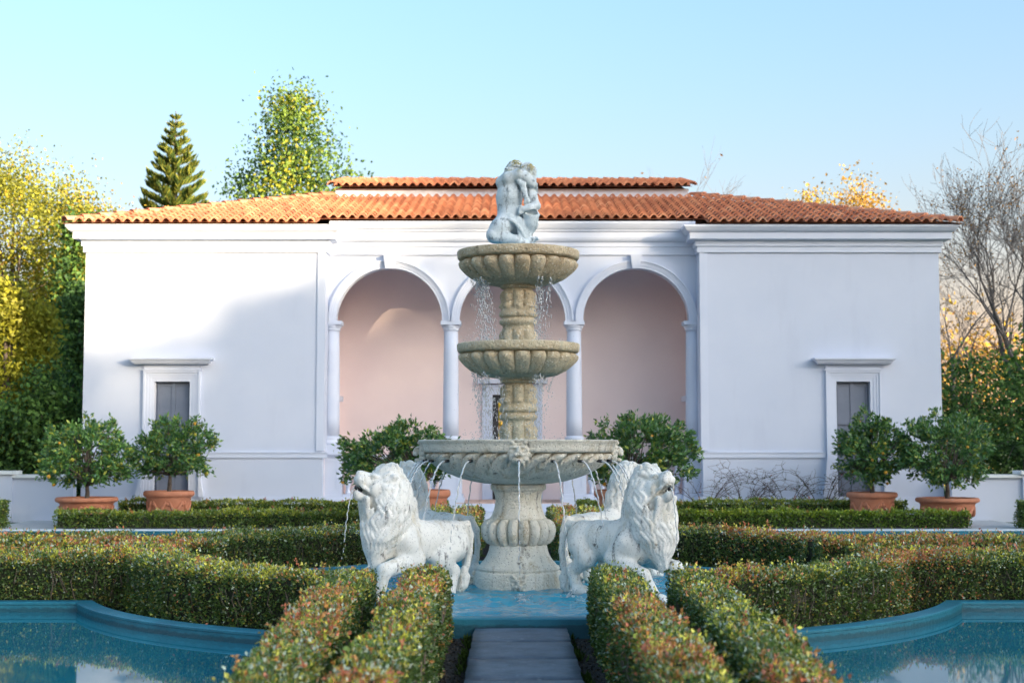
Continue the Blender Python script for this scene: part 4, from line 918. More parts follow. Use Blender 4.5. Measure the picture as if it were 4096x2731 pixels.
# ================================================================== HEDGES
CAM = np.array([-.063, 0, 1.5])
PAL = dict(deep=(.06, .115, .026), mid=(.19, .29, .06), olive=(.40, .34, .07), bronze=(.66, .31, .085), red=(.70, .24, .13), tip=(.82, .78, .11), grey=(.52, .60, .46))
def hedge_cols(P, N, red=.6, tips=.25, green=0., seed=0):
    n = len(P); n1 = vnoise(P, .9, seed + 1) * .6 + vnoise(P, 2.3, seed + 2) * .4; n2 = vnoise(P, 1.6, seed + 3) * .6 + vnoise(P, 4, seed + 4) * .4
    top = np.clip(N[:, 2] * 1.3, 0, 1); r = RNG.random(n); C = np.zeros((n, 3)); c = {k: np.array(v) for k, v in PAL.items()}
    q = RNG.random(n)[:, None] * (.45 + .55 * top[:, None]); C[:] = c['deep'] * (1 - q) + c['mid'] * q  # side leaves darker green than the top: side shade put into leaf colour
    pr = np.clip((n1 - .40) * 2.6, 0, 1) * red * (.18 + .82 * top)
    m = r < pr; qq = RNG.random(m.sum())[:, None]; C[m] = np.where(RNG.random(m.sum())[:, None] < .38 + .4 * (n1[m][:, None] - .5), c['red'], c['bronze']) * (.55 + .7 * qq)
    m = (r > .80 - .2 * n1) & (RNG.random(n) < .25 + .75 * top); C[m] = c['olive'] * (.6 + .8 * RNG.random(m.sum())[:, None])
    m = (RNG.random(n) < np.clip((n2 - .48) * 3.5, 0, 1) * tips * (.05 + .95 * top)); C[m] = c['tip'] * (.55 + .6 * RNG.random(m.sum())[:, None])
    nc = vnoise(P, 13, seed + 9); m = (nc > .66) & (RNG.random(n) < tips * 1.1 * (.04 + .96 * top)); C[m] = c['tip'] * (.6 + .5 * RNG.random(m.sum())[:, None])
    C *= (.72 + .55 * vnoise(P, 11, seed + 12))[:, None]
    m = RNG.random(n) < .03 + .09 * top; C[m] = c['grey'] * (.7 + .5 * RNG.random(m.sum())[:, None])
    if green: C = C * (1 - green) + (np.array((.07, .15, .014)) + np.array((.20, .24, .0)) * (RNG.random(n)[:, None] * (.3 + .7 * top[:, None]))) * green
    return C * (.8 + .4 * RNG.random(n)[:, None])
def hedge(label, pts, w, h, leaf=.0285, zb=-.1, red=.6, tips=.25, green=0., seed=0, cover=1.5, group=None, lump=.045, twigs=True):
    pts = np.array(pts, float); t = thing('hedge', label, 'hedge', (pts[:, 0].mean(), pts[:, 1].mean(), zb), 0, group); off = -np.array(t.location)
    seg = np.linalg.norm(np.diff(pts, axis=0), axis=1); cs = np.concatenate([[0], np.cumsum(seg)]); L = cs[-1]
    def at(s):
        s = np.clip(s, 0, L); x = np.interp(s, cs, pts[:, 0]); y = np.interp(s, cs, pts[:, 1]); i = np.clip(np.searchsorted(cs, s, 'right') - 1, 0, len(seg) - 1)
        d = (pts[i + 1] - pts[i]) / seg[i][:, None]; return np.stack([x, y], 1), d
    area = leaf * leaf * .62 * .55; r = .13
    A = L * (2 * h + w) + 2 * w * h; n = int(A * cover / area)
    # pick where on the outline: two sides, top, two ends
    pick = RNG.random(n) * A; s = RNG.random(n) * L; a = np.zeros(n); b = np.zeros(n); nx = np.zeros((n, 3))   # nx: lateral, up, along
    m1 = pick < L * h; m2 = (~m1) & (pick < 2 * L * h); m3 = (~m1) & (~m2) & (pick < L * (2 * h + w)); m4 = ~(m1 | m2 | m3)
    for m, sg in ((m1, -1), (m2, 1)): a[m] = sg * w / 2; b[m] = RNG.random(m.sum()) * h; nx[m] = (sg, 0, 0)
    a[m3] = (RNG.random(m3.sum()) - .5) * w; b[m3] = h; nx[m3] = (0, 1, 0)
    a[m4] = (RNG.random(m4.sum()) - .5) * w; b[m4] = RNG.random(m4.sum()) * h; e = RNG.random(m4.sum()) < .5; s[m4] = np.where(e, 0, L); nx[m4] = np.stack([0 * e, 0 * e, np.where(e, -1., 1.)], 1)
    ca = np.clip(a, -(w / 2 - r), w / 2 - r); cb = np.minimum(b, h - r); va, vb = a - ca, b - cb; ln = np.hypot(va, vb); m = (abs(va) > 1e-6) & (abs(vb) > 1e-6) & (~m4)
    k = np.where(m, r / np.maximum(ln, 1e-6), 1); a = ca + va * k; b = cb + vb * k; nx[m, 0] = (va / np.maximum(ln, 1e-6))[m]; nx[m, 1] = (vb / np.maximum(ln, 1e-6))[m]
    P2, d = at(s); side = np.stack([d[:, 1], -d[:, 0]], 1)
    P = np.zeros((n, 3)); P[:, :2] = P2 + side * a[:, None]; P[:, 2] = zb + b
    N = np.zeros((n, 3)); N[:, :2] = side * nx[:, :1] + d * nx[:, 2:3]; N[:, 2] = nx[:, 1]; N = unit(N)
    lo = vnoise(P, 2.2, seed + 7) - .5; mi = vnoise(P, 7, seed + 8) - .5; hi = vnoise(P, 13, seed + 9) - .5
    P += N * (lump * 2 * lo + .055 * mi + .06 * hi - .016)[:, None]
    P += N * (-np.abs(RNG.normal(size=n)) * .016 + (RNG.random(n) < .06) * RNG.random(n) * .055 * (.3 + N[:, 2].clip(0)))[:, None]
    vis = ((CAM - P) * N).sum(1) / np.linalg.norm(CAM - P, axis=1); keep = (vis > -.12) | (RNG.random(n) < .25); keep &= P[:, 2] > -.095
    # thin out low on the sides so stems show
    keep &= (RNG.random(n) < np.clip(.55 + (P[:, 2] - zb) * 3.2, 0, 1)) | (N[:, 2] > .3)
    P, N = P[keep], N[keep]; n = len(P)
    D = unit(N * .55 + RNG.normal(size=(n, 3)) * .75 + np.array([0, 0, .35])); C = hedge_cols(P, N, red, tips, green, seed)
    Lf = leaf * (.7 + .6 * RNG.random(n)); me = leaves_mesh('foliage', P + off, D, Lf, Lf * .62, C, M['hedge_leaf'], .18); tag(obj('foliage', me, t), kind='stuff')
    ns = int(L * (9 if leaf < .03 else 5)); s0 = RNG.random(ns) * L; b2, d2 = at(s0); sd2 = np.stack([d2[:, 1], -d2[:, 0]], 1); a2 = (RNG.random(ns) - .5) * (w - .06); per = 9       # stray shoots above the clipped top
    hgt = .025 + .07 * RNG.random(ns) ** 2; lean = RNG.normal(size=(ns, 2)) * .25; uu = np.tile(np.linspace(0, 1, per), ns); R_ = lambda q: np.repeat(q, per, 0)
    top0 = np.concatenate([b2 + sd2 * a2[:, None], np.full((ns, 1), zb + h)], 1); top0[:, 2] += lump * 2 * (vnoise(top0, 2.2, seed + 7) - .5) - .02
    Ps = R_(top0); Ps[:, 2] += uu * R_(hgt); Ps[:, :2] += R_(lean) * (uu * R_(hgt))[:, None]; Cs = R_(np.array([PAL['tip'], PAL['bronze'], PAL['mid'], PAL['red']])[RNG.integers(0, 4, ns)] * (1 - .5 * green)) * RNG.uniform(.7, 1.15, (ns * per, 1))
    Ds = unit(RNG.normal(size=(ns * per, 3)) * .7 + np.array([0, 0, .7])); tag(obj('shoots', leaves_mesh('shoots', Ps + off, Ds, leaf * .95, leaf * .5, Cs, M['hedge_leaf'], .18), t), kind='stuff')
    # solid core, coloured dark to stand for the shade between leaves
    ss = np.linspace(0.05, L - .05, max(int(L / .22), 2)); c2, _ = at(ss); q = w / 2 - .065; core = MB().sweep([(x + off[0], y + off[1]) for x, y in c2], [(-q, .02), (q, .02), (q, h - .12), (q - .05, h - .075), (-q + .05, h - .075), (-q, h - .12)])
    core.build('shade_core', M['core'], t)
    if twigs:
        tw = MB(); rr = random.Random(seed)
        for _ in range(int(L * 16)):
            s0 = rr.uniform(0, L); p, d1 = at(np.array([s0])); p = p[0]; sd_ = np.array([d1[0][1], -d1[0][0]]); e = rr.choice((-1, 1)); P = []; x = rr.uniform(.05, w / 2 - .06); z = .0; al = 0
            for i in range(5):
                t_ = i / 4; al += rr.uniform(-.05, .05); qx = p + sd_ * e * (x + (w / 2 + .005 - x) * min(t_ * 1.3, 1)) + d1[0] * al; P.append((qx[0] + off[0], qx[1] + off[1], h * .72 * t_ + .01))
            tw.tube(P, [.006, .0055, .0045, .0035, .002], 4, False)
        tag(tw.build('twigs', M['twig'], t), kind='stuff')
    return t
GH = 'box hedges of the fountain court'
hy0 = 4.4
hedge('hedge lining the path on its left, next to the slabs in front', [(-.715, hy0), (-.72, 6.2), (-.74, 8), (-.755, 12.05)], .38, .60, seed=1, red=.8, tips=.28, group=GH, lump=.04)
hedge('outer left hedge running forward beside the left front pool', [(-1.10, hy0), (-1.135, 6.2), (-1.21, 7.8), (-1.33, 10.2), (-1.37, 11.75)], .38, .60, seed=2, red=.85, tips=.18, group=GH, lump=.04)
hedge('hedge lining the path on its right, next to the slabs in front', [(.755, hy0), (.765, 6.2), (.795, 8), (.815, 12.05)], .39, .60, seed=3, red=.9, tips=.2, group=GH, lump=.04)
hedge('outer right hedge running forward beside the right front pool', [(1.22, hy0), (1.25, 6.2), (1.31, 7.8), (1.39, 10.2), (1.43, 11.75)], .39, .60, seed=4, red=.95, tips=.2, group=GH, lump=.04)
def ringpts(sx, sy, far):
    a0 = math.asin(1.36 / 3.83); a1 = math.pi / 2 - math.asin(1.28 / 3.83)
    P = [(3.83 * math.cos(a0 + (a1 - a0) * i / 14), 3.83 * math.sin(a0 + (a1 - a0) * i / 14)) for i in range(15)]
    P = [(9.0, 1.34), (4.2, 1.34)] + P
    return [(FX + sx * x, FY + sy * y) for x, y in P]
hedge('curved hedge with yellow tips along the left front pool kerb', ringpts(-1, -1, 0), .50, .60, seed=5, red=.5, tips=.55, group=GH)
hedge('curved hedge with bronze leaves along the right front pool kerb', ringpts(1, -1, 0), .50, .60, seed=6, red=.75, tips=.3, group=GH)
hedge('curved reddish hedge behind the left lions, beside the left back pool', ringpts(-1, 1, 1), .50, .60, .033, seed=7, red=.95, tips=.15, group=GH)
hedge('curved orange brown hedge behind the right lion, beside the right back pool', ringpts(1, 1, 1), .50, .60, .033, seed=8, red=.95, tips=.15, group=GH)
for sx, nm in ((-1, 'left'), (1, 'right')):
    hedge('straight hedge on the near side of the ' + nm + ' cross path', [(FX + sx * 3.35, FY - .80), (FX + sx * 9, FY - .80)], .44, .60, .034, seed=11 + sx, red=.8, tips=.4, group=GH, twigs=False)
    hedge('straight hedge on the far side of the ' + nm + ' cross path', [(FX + sx * 3.35, FY + .80), (FX + sx * 9, FY + .80)], .44, .60, .036, seed=15 + sx, red=.8, tips=.25, group=GH, twigs=False)
    hedge('hedge lining the ' + nm + ' side of the path behind the fountain', [(FX + sx * .78, 18.6), (FX + sx * .78, 24.6)], .45, .60, .038, seed=19 + sx, red=.95, tips=.25, group=GH, twigs=False)
    hedge('outer ' + nm + ' hedge beside the path behind the fountain', [(FX + sx * 1.28, 18.9), (FX + sx * 1.28, 24.6)], .45, .60, .038, seed=23 + sx, red=.6, tips=.3, group=GH, twigs=False)
    hedge('low green hedge on the ' + nm + ' behind the white coping, in front of the pots', [(sx * .95, 27.5), (sx * 8.75, 27.5)], .42, .34, .048, -.02, seed=31 + sx, red=0, tips=.55, green=.45 if sx < 0 else .8, group='low terrace hedges', cover=1.8, twigs=False)
    hedge('low green hedge on the ' + nm + ' at the foot of the pavilion wall', [(sx * 1.35, 29.9), (sx * 8.2, 29.9)], .40, .44, .048, -.02, seed=35 + sx, red=0, tips=.4, green=.4 if sx < 0 else .5, group='low terrace hedges', cover=1.8, twigs=False)
    hedge('clipped green bush at the far ' + nm + ' edge in front of the low wall', [(sx * 9.75, 27.5), (sx * 10.9, 27.5)], .6, .52, .038, -.02, seed=41 + sx, red=0, tips=.4, green=.4, group='low terrace hedges', twigs=False)

# soil clods and leaf litter beside the path
P = np.stack([RNG.uniform(-.62, .68, 5200), RNG.uniform(7.5, 12.1, 5200), np.full(5200, -.098)], 1); P = P[(np.abs(P[:, 0] - FX) > .36)]
n = len(P); mixc = np.array([(.03, .022, .016), (.10, .075, .05), (.055, .045, .04), (.16, .13, .10)])[RNG.integers(0, 4, n)]
tag(obj('bark_mulch', leaves_mesh('bark_mulch', P, np.concatenate([RNG.normal(size=(n, 2)), np.abs(RNG.normal(size=(n, 1))) * .35], 1), RNG.uniform(.012, .035, n), RNG.uniform(.008, .018, n), mixc, M['tree_leaf'], .3)), 'dark bark mulch beside the slab path', 'mulch', None, 'stuff')
# moss and weeds along the slab edges
wv = []
for k in range(26):
    sx = random.choice((-1, 1)); wv.append((FX + sx * (.40 + random.random() * .05), random.uniform(8.5, 12.1)))
Pw = []; 
for x, y in wv:
    for _ in range(16): Pw.append((x + random.gauss(0, .012), y + random.gauss(0, .05), -.095))
Pw = np.array(Pw); n = len(Pw); Cw = np.array((.06, .10, .015)) * RNG.uniform(.5, 1.5, (n, 1))
tag(obj('weeds', leaves_mesh('weeds', Pw, np.stack([RNG.normal(size=n) * .4, RNG.normal(size=n) * .4, np.ones(n)], 1), RNG.uniform(.03, .09, n), RNG.uniform(.006, .014, n), Cw, M['tree_leaf'])), 'small weeds growing along the slab edges', 'weeds', None, 'stuff')

# ================================================================== POTTED CITRUS
def pot(label, loc, w, h, ring=False):
    t = thing('terracotta_pot', label, 'pot', loc, 0, 'terracotta pots on the terrace'); r = w / 2
    body = [(r * .62, 0), (r * .64, h * .04), (r * .70, h * .25), (r * .78, h * .5), (r * .85, h * .76), (r * .87, h * .80)]
    if ring: body = [(r * .70, 0), (r * .72, h * .03), (r * .70, h * .06), (r * .66, h * .08), (r * .70, h * .16), (r * .73, h * .17), (r * .745, h * .20), (r * .73, h * .23), (r * .70, h * .24), (r * .76, h * .45), (r * .85, h * .74), (r * .88, h * .80)]
    smooth_by_angle(MB().lathe(body + [(r * .80, h * .80), (r * .78, h * .7)], 40).build('body', M['terracotta'], t), 40)
    smooth_by_angle(MB().lathe([(r * .88, h * .802), (r * .90, h * .82), (r * .955, h * .84), (r * .99, h * .87), (r, h * .92), (r * .985, h * .97), (r * .95, h), (r * .88, h), (r * .86, h * .94), (r * .86, h * .82)], 40, cap=False).build('rim', M['terracotta'], t), 50)
    MB().lathe([(r * .862, h * .80), (r * .86, h * .93), (.05, h * .955), (.01, h * .955)], 32).build('potting_soil', M['soil'], t)
    for k in range(8):                                                 # garlands between rosettes
        a0 = k * math.pi / 4 + .25; P = []; rd = []
        for i in range(9):
            u = i / 8; a = a0 + u * math.pi / 4 * .8; sag = math.sin(math.pi * u); z = h * (.70 - .30 * sag); rr_ = r * (.70 + .22 * (z / h - .25)) + .012 + (.03 if False else 0)
            P.append((rr_ * 1.035 * math.cos(a), rr_ * 1.035 * math.sin(a), z)); rd.append(r * (.03 + .05 * sag))
        MB().tube(P, rd, 8).build('garland', M['terracotta'], t, True)
        a = a0 - math.pi / 4 * .1; z = h * .62; q = r * .80
        MB().lathe([(.07 * r, -.05 * r), (.10 * r, 0), (.06 * r, .05 * r), (.01, .06 * r)], 8).build('rosette', M['terracotta'], t, True, (q * math.cos(a), q * math.sin(a), z), (0, R(90), a))
    return t
def citrus(label, loc, trunk_h, rx, rz, n_cl, seed, lean=(0, 0), fruit=12, squash=1., bright=1., ripe=.6):
    rr = random.Random(seed); rg = np.random.default_rng(seed); t = thing('citrus_tree', label, 'tree', loc, 0, 'citrus trees in pots')
    cz = trunk_h + rz * .78; c0 = np.array([lean[0], lean[1], cz]); cl = []
    while len(cl) < n_cl:
        v = unit(rg.normal(size=(1, 3)))[0]; rad = rg.random() ** .38
        if rad < .42: continue
        p = v * rad * np.array([rx, rx * .95, rz]); 
        if p[2] < -rz * .78: continue
        p *= 1 + .22 * (vnoise(np.array([v * 2 + seed]), 1.6)[0] - .5) * 2
        cl.append(c0 + p)
    cl = np.array(cl); per = 42; n = len(cl) * per; base = np.repeat(cl, per, 0); rad = unit(base - c0 + np.array([0, 0, .12])) 
    D = unit(rad * .75 + rg.normal(size=(n, 3)) * .62 + np.array([0, 0, .12])); P = base + rg.normal(size=(n, 3)) * .055 + rad * (rg.random((n, 1)) - .5) * .10
    # upright shoots
    for _ in range(9):
        q = cl[rg.integers(len(cl))]
        if q[2] < cz: continue
        hh = rr.uniform(.08, .2); m_ = 16; zz = rg.random(m_) * hh; P = np.concatenate([P, q + np.stack([rg.normal(size=m_) * .02, rg.normal(size=m_) * .02, zz], 1)]); D = np.concatenate([D, unit(rg.normal(size=(m_, 3)) * .6 + np.array([0, 0, .9]))])
    n = len(P); u = rg.random((n, 1)); C = np.array((.03, .10, .028)) * (1 - u) + np.array((.14, .28, .07)) * u
    m = rg.random(n) < .13 * bright; C[m] = np.array((.36, .42, .07)) * rg.uniform(.5, 1.1, (m.sum(), 1))
    m = rg.random(n) < .10; C[m] = np.array((.10, .19, .12)); C *= bright
    Lf = rg.uniform(.07, .125, n); tag(obj('crown', leaves_mesh('crown', P, D, Lf, Lf * .46, C, M['leaf'], .14), t), kind='stuff')
    tk = MB(); fk = trunk_h * 1.0; tk.tube([(0, 0, -.06), (.012, 0, trunk_h * .4), (lean[0] * .2, .0, trunk_h * .75), (lean[0] * .35, lean[1] * .3, fk + .06)], [.052, .043, .038, .036], 8)
    tk.build('trunk', M['bark'], t, True)
    br = MB()
    for q in cl[::3]:
        s = Vector((lean[0] * .3, lean[1] * .3, fk * rr.uniform(.85, 1.02))); e = Vector(q); mid = s.lerp(e, .5) + Vector((rr.gauss(0, .04), rr.gauss(0, .04), rr.uniform(-.02, .1))); br.tube([s, s.lerp(mid, .6), mid, e], [.022, .018, .012, .005], 5)
    tag(br.build('branches', M['bark'], t, True), kind='stuff')
    sph = MB().lathe([(.005, -.038), (.022, -.032), (.035, -.018), (.04, 0), (.035, .018), (.022, .031), (.005, .036)], 10)
    mo, mg = sph.mesh('fruit', M['orange'], True), sph.mesh('fruit', M['orange_green'], True)
    for _ in range(fruit):
        q = cl[rg.integers(len(cl))]; v = q - c0; v = c0 + v * 1.08; v = v + np.array([rr.gauss(0, .03), -abs(rr.gauss(.06, .03)), -.06]); o = obj('fruit', mo if rr.random() < ripe else mg, t, v); o.scale = (rr.uniform(.7, 1.0),) * 3
    return t
pz = -.02
pot('wide terracotta pot with garlands at far left by the low wall', (-8.47, 28.45, pz), 1.22, .56)
pot('tall footed terracotta pot with garlands in front of the left door', (-6.97, 29.0, pz), 1.02, .67, True)
pot('terracotta pot partly hidden behind the left lions', (-1.62, 25.9, pz), .98, .78, True)
pot('terracotta pot partly hidden behind the front right lion', (1.95, 25.9, pz), .98, .78, True)
pot('terracotta pot with garlands in front of the right door', (7.29, 29.0, pz), 1.02, .64, True)
pot('wide terracotta pot with garlands at far right by the low wall', (8.65, 28.45, pz), 1.24, .55)
citrus('citrus tree in the wide pot at far left', (-8.47, 28.45, .52), .28, .93, .72, 150, 1, (0, 0), 16, ripe=.4, bright=1.25)
citrus('citrus tree with orange fruit in front of the left door', (-6.97, 29.0, .63), .36, .82, .62, 120, 2, (.08, 0), 18, ripe=.5, bright=1.1)
citrus('dense dark citrus bush behind the left lions', (-1.62, 25.9, .74), .10, 1.02, .62, 190, 3, (-.42, 0), 3, ripe=.2)
citrus('citrus bush with ripe oranges behind the front right lion', (1.95, 25.9, .74), .14, 1.0, .72, 175, 4, (.36, 0), 26, ripe=.6)
citrus('citrus tree with many oranges in front of the right door', (7.29, 29.0, .60), .26, .76, .76, 130, 5, (0, 0), 26, ripe=.85)
citrus('green citrus tree in the wide pot at far right', (8.65, 28.45, .51), .38, .95, .72, 150, 6, (0, 0), 6, ripe=.1, bright=1.05)

# bare rose bushes in front of the right wing
def rose(label, x, y, seed, w=.9, hgt=.75):
    rr = random.Random(seed); t = thing('rose_bush', label, 'bush', (x, y, 0), 0, 'bare rose bushes along the right wing'); m = MB(); lv = []
    for _ in range(11):
        e = rr.choice((-1, 1)); L = rr.uniform(.6, 1.5) * w; H = rr.uniform(.45, 1.0) * hgt * .8; P = []; yy = rr.uniform(-.15, .15); sg = rr.uniform(.3, .7)
        for i in range(10):
            u = i / 9; P.append((e * L * u ** 1.2 + rr.gauss(0, .006), yy * u + rr.gauss(0, .006), .0 + H * math.sin(min(u * 2.0, 1.9) * 1.05) * 1.05 + .03 * u)); 
            if rr.random() < .25: lv.append(P[-1])
        m.tube(P, [.009 - .0007 * i for i in range(10)], 4, False)
        for _ in range(6):
            q = Vector(P[rr.randint(3, 9)]); m.tube([q, q + Vector((rr.gauss(0, .06), rr.gauss(0, .05), rr.uniform(.03, .14))), q + Vector((rr.gauss(0, .12), rr.gauss(0, .06), rr.uniform(.08, .22)))], [.005, .004, .0025], 4, False)
    m.build('canes', M['cane'], t)
    P = np.repeat(np.array(lv), 3, 0); n = len(P); C = np.array((.05, .08, .03)) * RNG.uniform(.6, 1.5, (n, 1)); m_ = RNG.random(n) < .12; C[m_] = (.35, .12, .10)
    tag(obj('leaves', leaves_mesh('leaves', P + RNG.normal(size=(n, 3)) * .02, RNG.normal(size=(n, 3)), .045, .028, C, M['tree_leaf']), t), kind='stuff')
for i, (x, nm) in enumerate(((4.1, 'nearest the loggia'), (4.95, 'second from the loggia'), (5.85, 'third from the loggia'), (6.6, 'nearest the right door'))):
    rose('bare arching rose bush ' + nm + ' before the right wing', x, 30.45, 60 + i, rr_w if False else .85, .82 + .12 * (i % 2) + .35)

# ================================================================== TREES
def tree(name, label, loc, H, crown_z, rx, rz, ncl, per, leaf, cols, weights, seed, shape='oval', spread=.35, trunk_r=.16, mat='bark', group='trees around the garden', limbs=14, ry=None, gap=.36, droop=0., top_gold=None):
    rg = np.random.default_rng(seed); rr = random.Random(seed); t = thing(name, label, 'tree', loc, 0, group); ry = ry or rx; cl = []; tries = 0
    while len(cl) < ncl and tries < ncl * 60:
        tries += 1
        if shape == 'cone':
            u = rg.random() ** 1.35; z = crown_z - rz + 2 * rz * u; r = (1 - u) ** .85; a = rg.random() * 6.283; q = r * (rg.random() ** .4); p = np.array([rx * q * math.cos(a), ry * q * math.sin(a), z])
        else:
            v = unit(rg.normal(size=(1, 3)))[0]; rad = rg.random() ** .42; p = np.array([v[0] * rx, v[1] * ry, v[2] * rz]) * rad + np.array([0, 0, crown_z])
            if shape == 'pear': k = 1.28 - .98 * np.clip((p[2] - crown_z + rz) / (2 * rz), 0, 1); p[:2] *= k * 1.05
        if vnoise(np.array([p + seed * 3.1]), 2.2 / max(rx, .8))[0] < gap: continue
        cl.append(p)
    cl = np.array(cl); n = len(cl) * per; base = np.repeat(cl, per, 0); P = base + rg.normal(size=(n, 3)) * spread * np.array([1, 1, .75])
    D = unit(rg.normal(size=(n, 3)) + np.array([0, 0, .15 - droop])); w_ = np.cumsum(weights) / sum(weights); patch = np.clip(vnoise(P, .55, seed) * .6 + rg.random(n) * .4, 0, .999)
    C = np.array(cols)[np.searchsorted(w_, patch)] * rg.uniform(.7, 1.3, (n, 1))
    Lf = leaf * rg.uniform(.7, 1.35, n); tag(obj('crown', leaves_mesh('crown', P, D, Lf, Lf * .62, C, M['tree_leaf'], .15), t), kind='stuff')
    tk = MB(); zt_ = crown_z + rz * .72; pts = []; rd = []
    for i in range(9): u = i / 8; pts.append((rr.gauss(0, .05) * H * .06 * u, rr.gauss(0, .05) * H * .06 * u, -.15 + zt_ * u)); rd.append(trunk_r * (1 - .85 * u))
    tk.tube(pts, rd, 8); tk.build('trunk', M[mat], t, True)
    br = MB()
    for _ in range(limbs):
        i = rr.randint(3, 7); s = Vector(pts[i]); q = Vector(cl[rr.randrange(len(cl))])
        if q.z < s.z - .4: continue
        mid = s.lerp(q, .5) + Vector((0, 0, rr.uniform(-.1, .25) * (q - s).length * .5)); br.tube([s, s.lerp(mid, .55), mid, mid.lerp(q, .55), q], [rd[i] * .55, rd[i] * .42, rd[i] * .3, rd[i] * .18, .012], 5)
    if br.v: br.build('limbs', M[mat], t, True)
    return t
G, DG, YG, GO, BR, OL = (.10, .20, .045), (.045, .105, .035), (.36, .36, .04), (.54, .37, .045), (.34, .20, .065), (.19, .21, .035)
# left
tree('autumn_tree', 'tall tree with yellow and gold leaves rising above the left edge', (-16.6, 47, 0), 11.5, 8.2, 3.2, 3.1, 190, 150, .12, [YG, OL, GO, BR], [.4, .25, .25, .1], 21, spread=.45, gap=.40)
tree('autumn_tree', 'smaller gold leaved tree beside the left corner of the roof', (-13.2, 49, 0), 9, 7.4, 2.0, 2.6, 90, 130, .12, [YG, GO, BR, OL], [.35, .35, .2, .1], 22, spread=.42, gap=.42)
tree('conifer', 'olive green conifer behind the left end of the pavilion', (-13.4, 44, 0), 8, 4.6, 1.5, 3.9, 190, 70, .15, [OL, G, DG, YG], [.4, .2, .25, .15], 23, 'cone', .30, droop=.2)
tree('conifer', 'dark green conifer close against the left wing', (-12.75, 42.3, 0), 6.4, 3.7, 1.25, 3.4, 160, 70, .14, [DG, G, OL], [.6, .3, .1], 24, 'cone', .26)
tree('conifer', 'bright yellow green conifer at the far left edge', (-11.75, 32.9, 0), 5.2, 2.7, .75, 2.6, 160, 70, .12, [YG, (.30, .30, .05), OL], [.6, .3, .1], 25, 'cone', .2)
tree('conifer', 'bright yellow green conifer second from the left edge', (-11.15, 33.2, 0), 4.9, 2.5, .7, 2.5, 160, 70, .12, [YG, (.30, .30, .05), OL], [.6, .3, .1], 26, 'cone', .2)
tree('evergreen_shrub', 'dark green evergreen shrub behind the low left wall', (-10.55, 32.3, 0), 3.6, 1.7, 1.0, 1.8, 170, 42, .12, [DG, G, (.03, .075, .02)], [.4, .3, .3], 27, spread=.25, limbs=8, trunk_r=.08, gap=.2)
tree('evergreen_shrub', 'lower dark shrub at the far left edge behind the wall', (-11.9, 31.9, 0), 2.7, 1.2, 1.1, 1.4, 150, 42, .12, [DG, G, OL], [.5, .3, .2], 28, spread=.25, limbs=6, trunk_r=.08, gap=.2)
tree('backdrop_tree', 'green tree filling the gap behind the left conifers', (-19, 58, 0), 9, 4.6, 4.2, 4.2, 190, 55, .3, [G, OL, YG, DG], [.3, .3, .25, .15], 29, spread=.6, gap=.25)
tree('backdrop_tree', 'green tree behind the left wing below the roofline', (-14.5, 62, 0), 9, 4.4, 4.0, 4.0, 170, 55, .3, [G, OL, DG], [.4, .3, .3], 30, spread=.6, gap=.25)
tree('backdrop_tree', 'green tree standing beyond the left end of the low wall', (-21, 44, 0), 8, 4.2, 3.4, 4.0, 150, 55, .26, [G, OL, YG, DG], [.3, .25, .25, .2], 130, spread=.55, gap=.25)
tree('backdrop_tree', 'green tree standing beyond the right end of the low wall', (21, 46, 0), 8, 4.2, 3.4, 4.0, 150, 55, .26, [G, OL, BR, DG], [.3, .25, .2, .25], 131, spread=.55, gap=.25)
tree('broadleaf_tree', 'large green broadleaf tree rising behind the roof on the left', (-8.15, 52, 0), 14.4, 8.45, 7.4, 5.9, 230, 150, .15, [G, DG, (.16, .25, .04), YG], [.3, .2, .25, .25], 33, 'cone', .5, gap=.30, trunk_r=.22, limbs=26)
# norfolk pine
def norfolk(label, loc, H):
    rr = random.Random(9); t = thing('norfolk_pine', label, 'tree', loc, 0, 'trees around the garden'); tk = MB().tube([(0, 0, -.1), (0, 0, H * .5), (0, 0, H)], [.2, .12, .018], 8); tk.build('trunk', M['bark'], t, True)
    br = MB(); P = []; D = []; LL = []; z = H - .35; k = 0
    while z > H * .42:
        dl = H - z; L = .10 + .36 * dl if dl < 3.2 else 1.25 + .24 * (dl - 3.2); L = .82 * min(L, 3.2); nb = 5 if dl < 1.5 else 6
        for b in range(nb):
            a = b * 2 * math.pi / nb + k * .5 + rr.uniform(-.12, .12); up = .42; pts = []
            for i in range(6): u = i / 5; pts.append(Vector((math.cos(a) * L * u, math.sin(a) * L * u, z + L * up * (u ** 1.5)))) 
            br.tube(pts, [.03, .025, .02, .016, .012, .006], 4, False)
            for q in range(int(40 + 190 * L)):
                u = rr.uniform(.12, 1) ** .8; p = Vector((math.cos(a) * L * u, math.sin(a) * L * u, z + L * up * (u ** 1.5))); sgn = rr.choice((-1, 1)); P.append(p + Vector((rr.gauss(0, .03), rr.gauss(0, .03), rr.gauss(0, .03))))
                D.append((math.cos(a + sgn * .75) * .65, math.sin(a + sgn * .75) * .65, .75)); LL.append(min(.40, .10 + .26 * L) * rr.uniform(.6, 1.0))
        z -= .36 + .035 * dl; k += 1
    tag(br.build('branches', M['bark'], t), kind='stuff'); n = len(P); C = np.where(RNG.random((n, 1)) < .5, np.array((.26, .28, .05)), np.array((.08, .14, .04))) * RNG.uniform(.7, 1.3, (n, 1))
    tag(obj('crown', leaves_mesh('crown', np.array(P), np.array(D), np.array(LL) * 1.25, np.array(LL) * .22, C, M['tree_leaf'], .1), t), kind='stuff')
norfolk('slender norfolk pine with tiered branches behind the left wing', (-14.35, 60, 0), 15.9)
